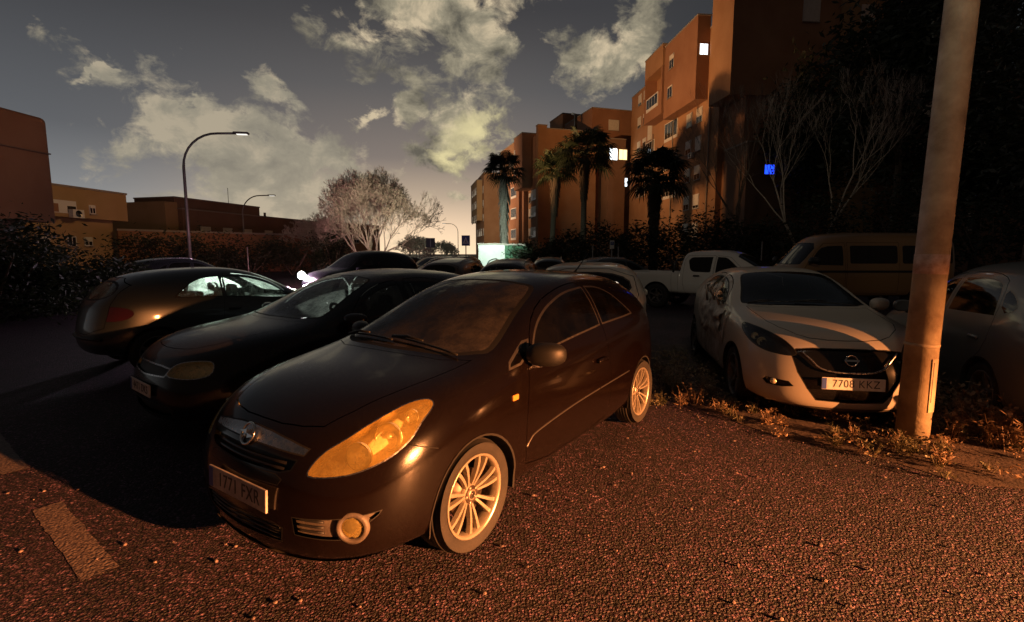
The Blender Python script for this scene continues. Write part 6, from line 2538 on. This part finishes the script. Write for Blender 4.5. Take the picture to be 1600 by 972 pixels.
# loose gravel strewn over the asphalt near the verge
bm = bmesh.new()
for k in range(1500):
    x, y = rnd.uniform(-3.5, 5.5), rnd.uniform(1.2, 5.5)
    if rnd.random() > .35 + .65 * (in_verge(x + .0, y + .7)):
        continue
    r_ = rnd.uniform(.004, .012)
    rr = bmesh.ops.create_icosphere(bm, subdivisions=1, radius=r_)
    a_, b_ = rnd.uniform(.7, 1.3), rnd.uniform(.4, .8)
    for v in rr['verts']:
        v.co = Vector((v.co.x * a_ + x, v.co.y + y, v.co.z * b_ + .004 + r_ * .35))
mesh_obj('gravel', bm, mat('gravel_stone', (.10, .07, .07), .85, col2=(.22, .16, .15), scale=20), kind='stuff')

# ------------------------------------------------------------------ cars
build_hero()
build_micra()
simple_car('dark car between the black hatchback and the grey coupe, nose towards the left', (-2.72, 5.0, 0), -128.5, W_FAM, 'dark_paint',
           glassm=('misty_glass', 'side_glass', 'black_glass'), plate_txt='4471 DKS',
           hl=[(.76, .36, .60), (.70, .40, .70), (.60, .56, .74), (.52, .66, .72), (.56, .69, .62), (.68, .58, .585)])
simple_car('grey coupe at the far left, tail first, bright light showing through its side windows', (-3.8, 9.0, 0), 51.4, W_LOW, 'grey_paint',
           glassm=('misty_glass', 'misty_glass', 'misty_glass'), doors=3, trimm='seal')
est = simple_car('white estate whose rear window shows just beyond the roof of the black hatchback', (1.62, 10.0, 0), 79.5, W_EST, 'white_paint')
mpv = simple_car('tall dark people carrier with a glaring headlamp, beyond the grey coupe', (-6.44, 17.6, 0), -128, W_TALL, 'dark_paint', interior=False)
simple_car('silver estate in shadow, cut off by the right side of the photo', (6.1, 6.6, 0), 69, W_EST2, 'silver_paint', glassm=('black_glass', 'side_glass', 'black_glass'), trimm='trim')
build_pickup((7.26, 13.6, 0), -40)
build_van((8.95, 15.6, 0), 180)


# more cars in the rows behind: copies with another paint
def recolour(o, old, new):
    for ch in o.children_recursive:
        if ch.type == 'MESH':
            for sl in ch.material_slots:
                if sl.material == old:
                    sl.link = 'OBJECT'
                    sl.material = new


def another(src, label, loc, deg, pm, old):
    c = copy_tree(src)
    c.location = loc
    c.rotation_euler = (0, 0, R(deg))
    c['label'] = label
    recolour(c, old, M[pm])
    return c


hat = simple_car('beige hatchback in the distance at the foot of the big bare tree', (-5.1, 25.5, 0), -128, W_MID, 'beige_paint', interior=False, level=2, detail=False, rails=True)
DP, WP, BP = M['dark_paint'], M['white_paint'], M['beige_paint']
for (px, Y, deg, pm, lab) in ((663, 23, -120, 'dark_paint', 'black car behind, below the square sign'),
                              (742, 17.5, 75, 'brown_paint', 'brown car with a pale side, directly behind the roof of the black hatchback'),
                              (815, 16.0, 80, 'dark_paint', 'dark car with shining roof rails left of the white estate'),
                              (860, 24, 85, 'grey_paint', 'grey car further back with a light roof edge, below the second palm'),
                              (358, 19, 50, 'dark_paint', 'dark car behind the roof of the grey coupe'),
                              (1012, 21, 20, 'grey_paint', 'grey car beyond the bed of the white pickup'),
                              (1195, 22, 160, 'dark_paint', 'dark car between the pickup cab and the minibus'),
                              (705, 31, -110, 'grey_paint', 'small grey car farthest back below the crossing sign'),
                              (600, 33, -120, 'dark_paint', 'dark car farthest back at the trunk of the big bare tree')):
    p = at_ground(px, Y)
    another(hat, lab, p, deg, pm, BP)
# the glaring headlamp itself
bm = bmesh.new()
add_lathe(bm, [(.13, 0), (.12, .02), (.07, .04), (.001, .045)], (0, 0, 0), (0, -1, 0), 24)
add_lathe(bm, [(.13, 0), (.09, -.04), (.001, -.06)], (0, 0, 0), (0, -1, 0), 24)
lampb = mesh_obj('lit_bulb', bm, M['headlamp_on'], mpv)
lampb.matrix_local = (Matrix.Translation((-6.44, 17.6, 0)) @ Matrix.Rotation(R(-128), 4, 'Z')).inverted() @ Matrix.Translation((-7.36, 17.36, .87)) @ Matrix.Rotation(R(23), 4, 'Z')
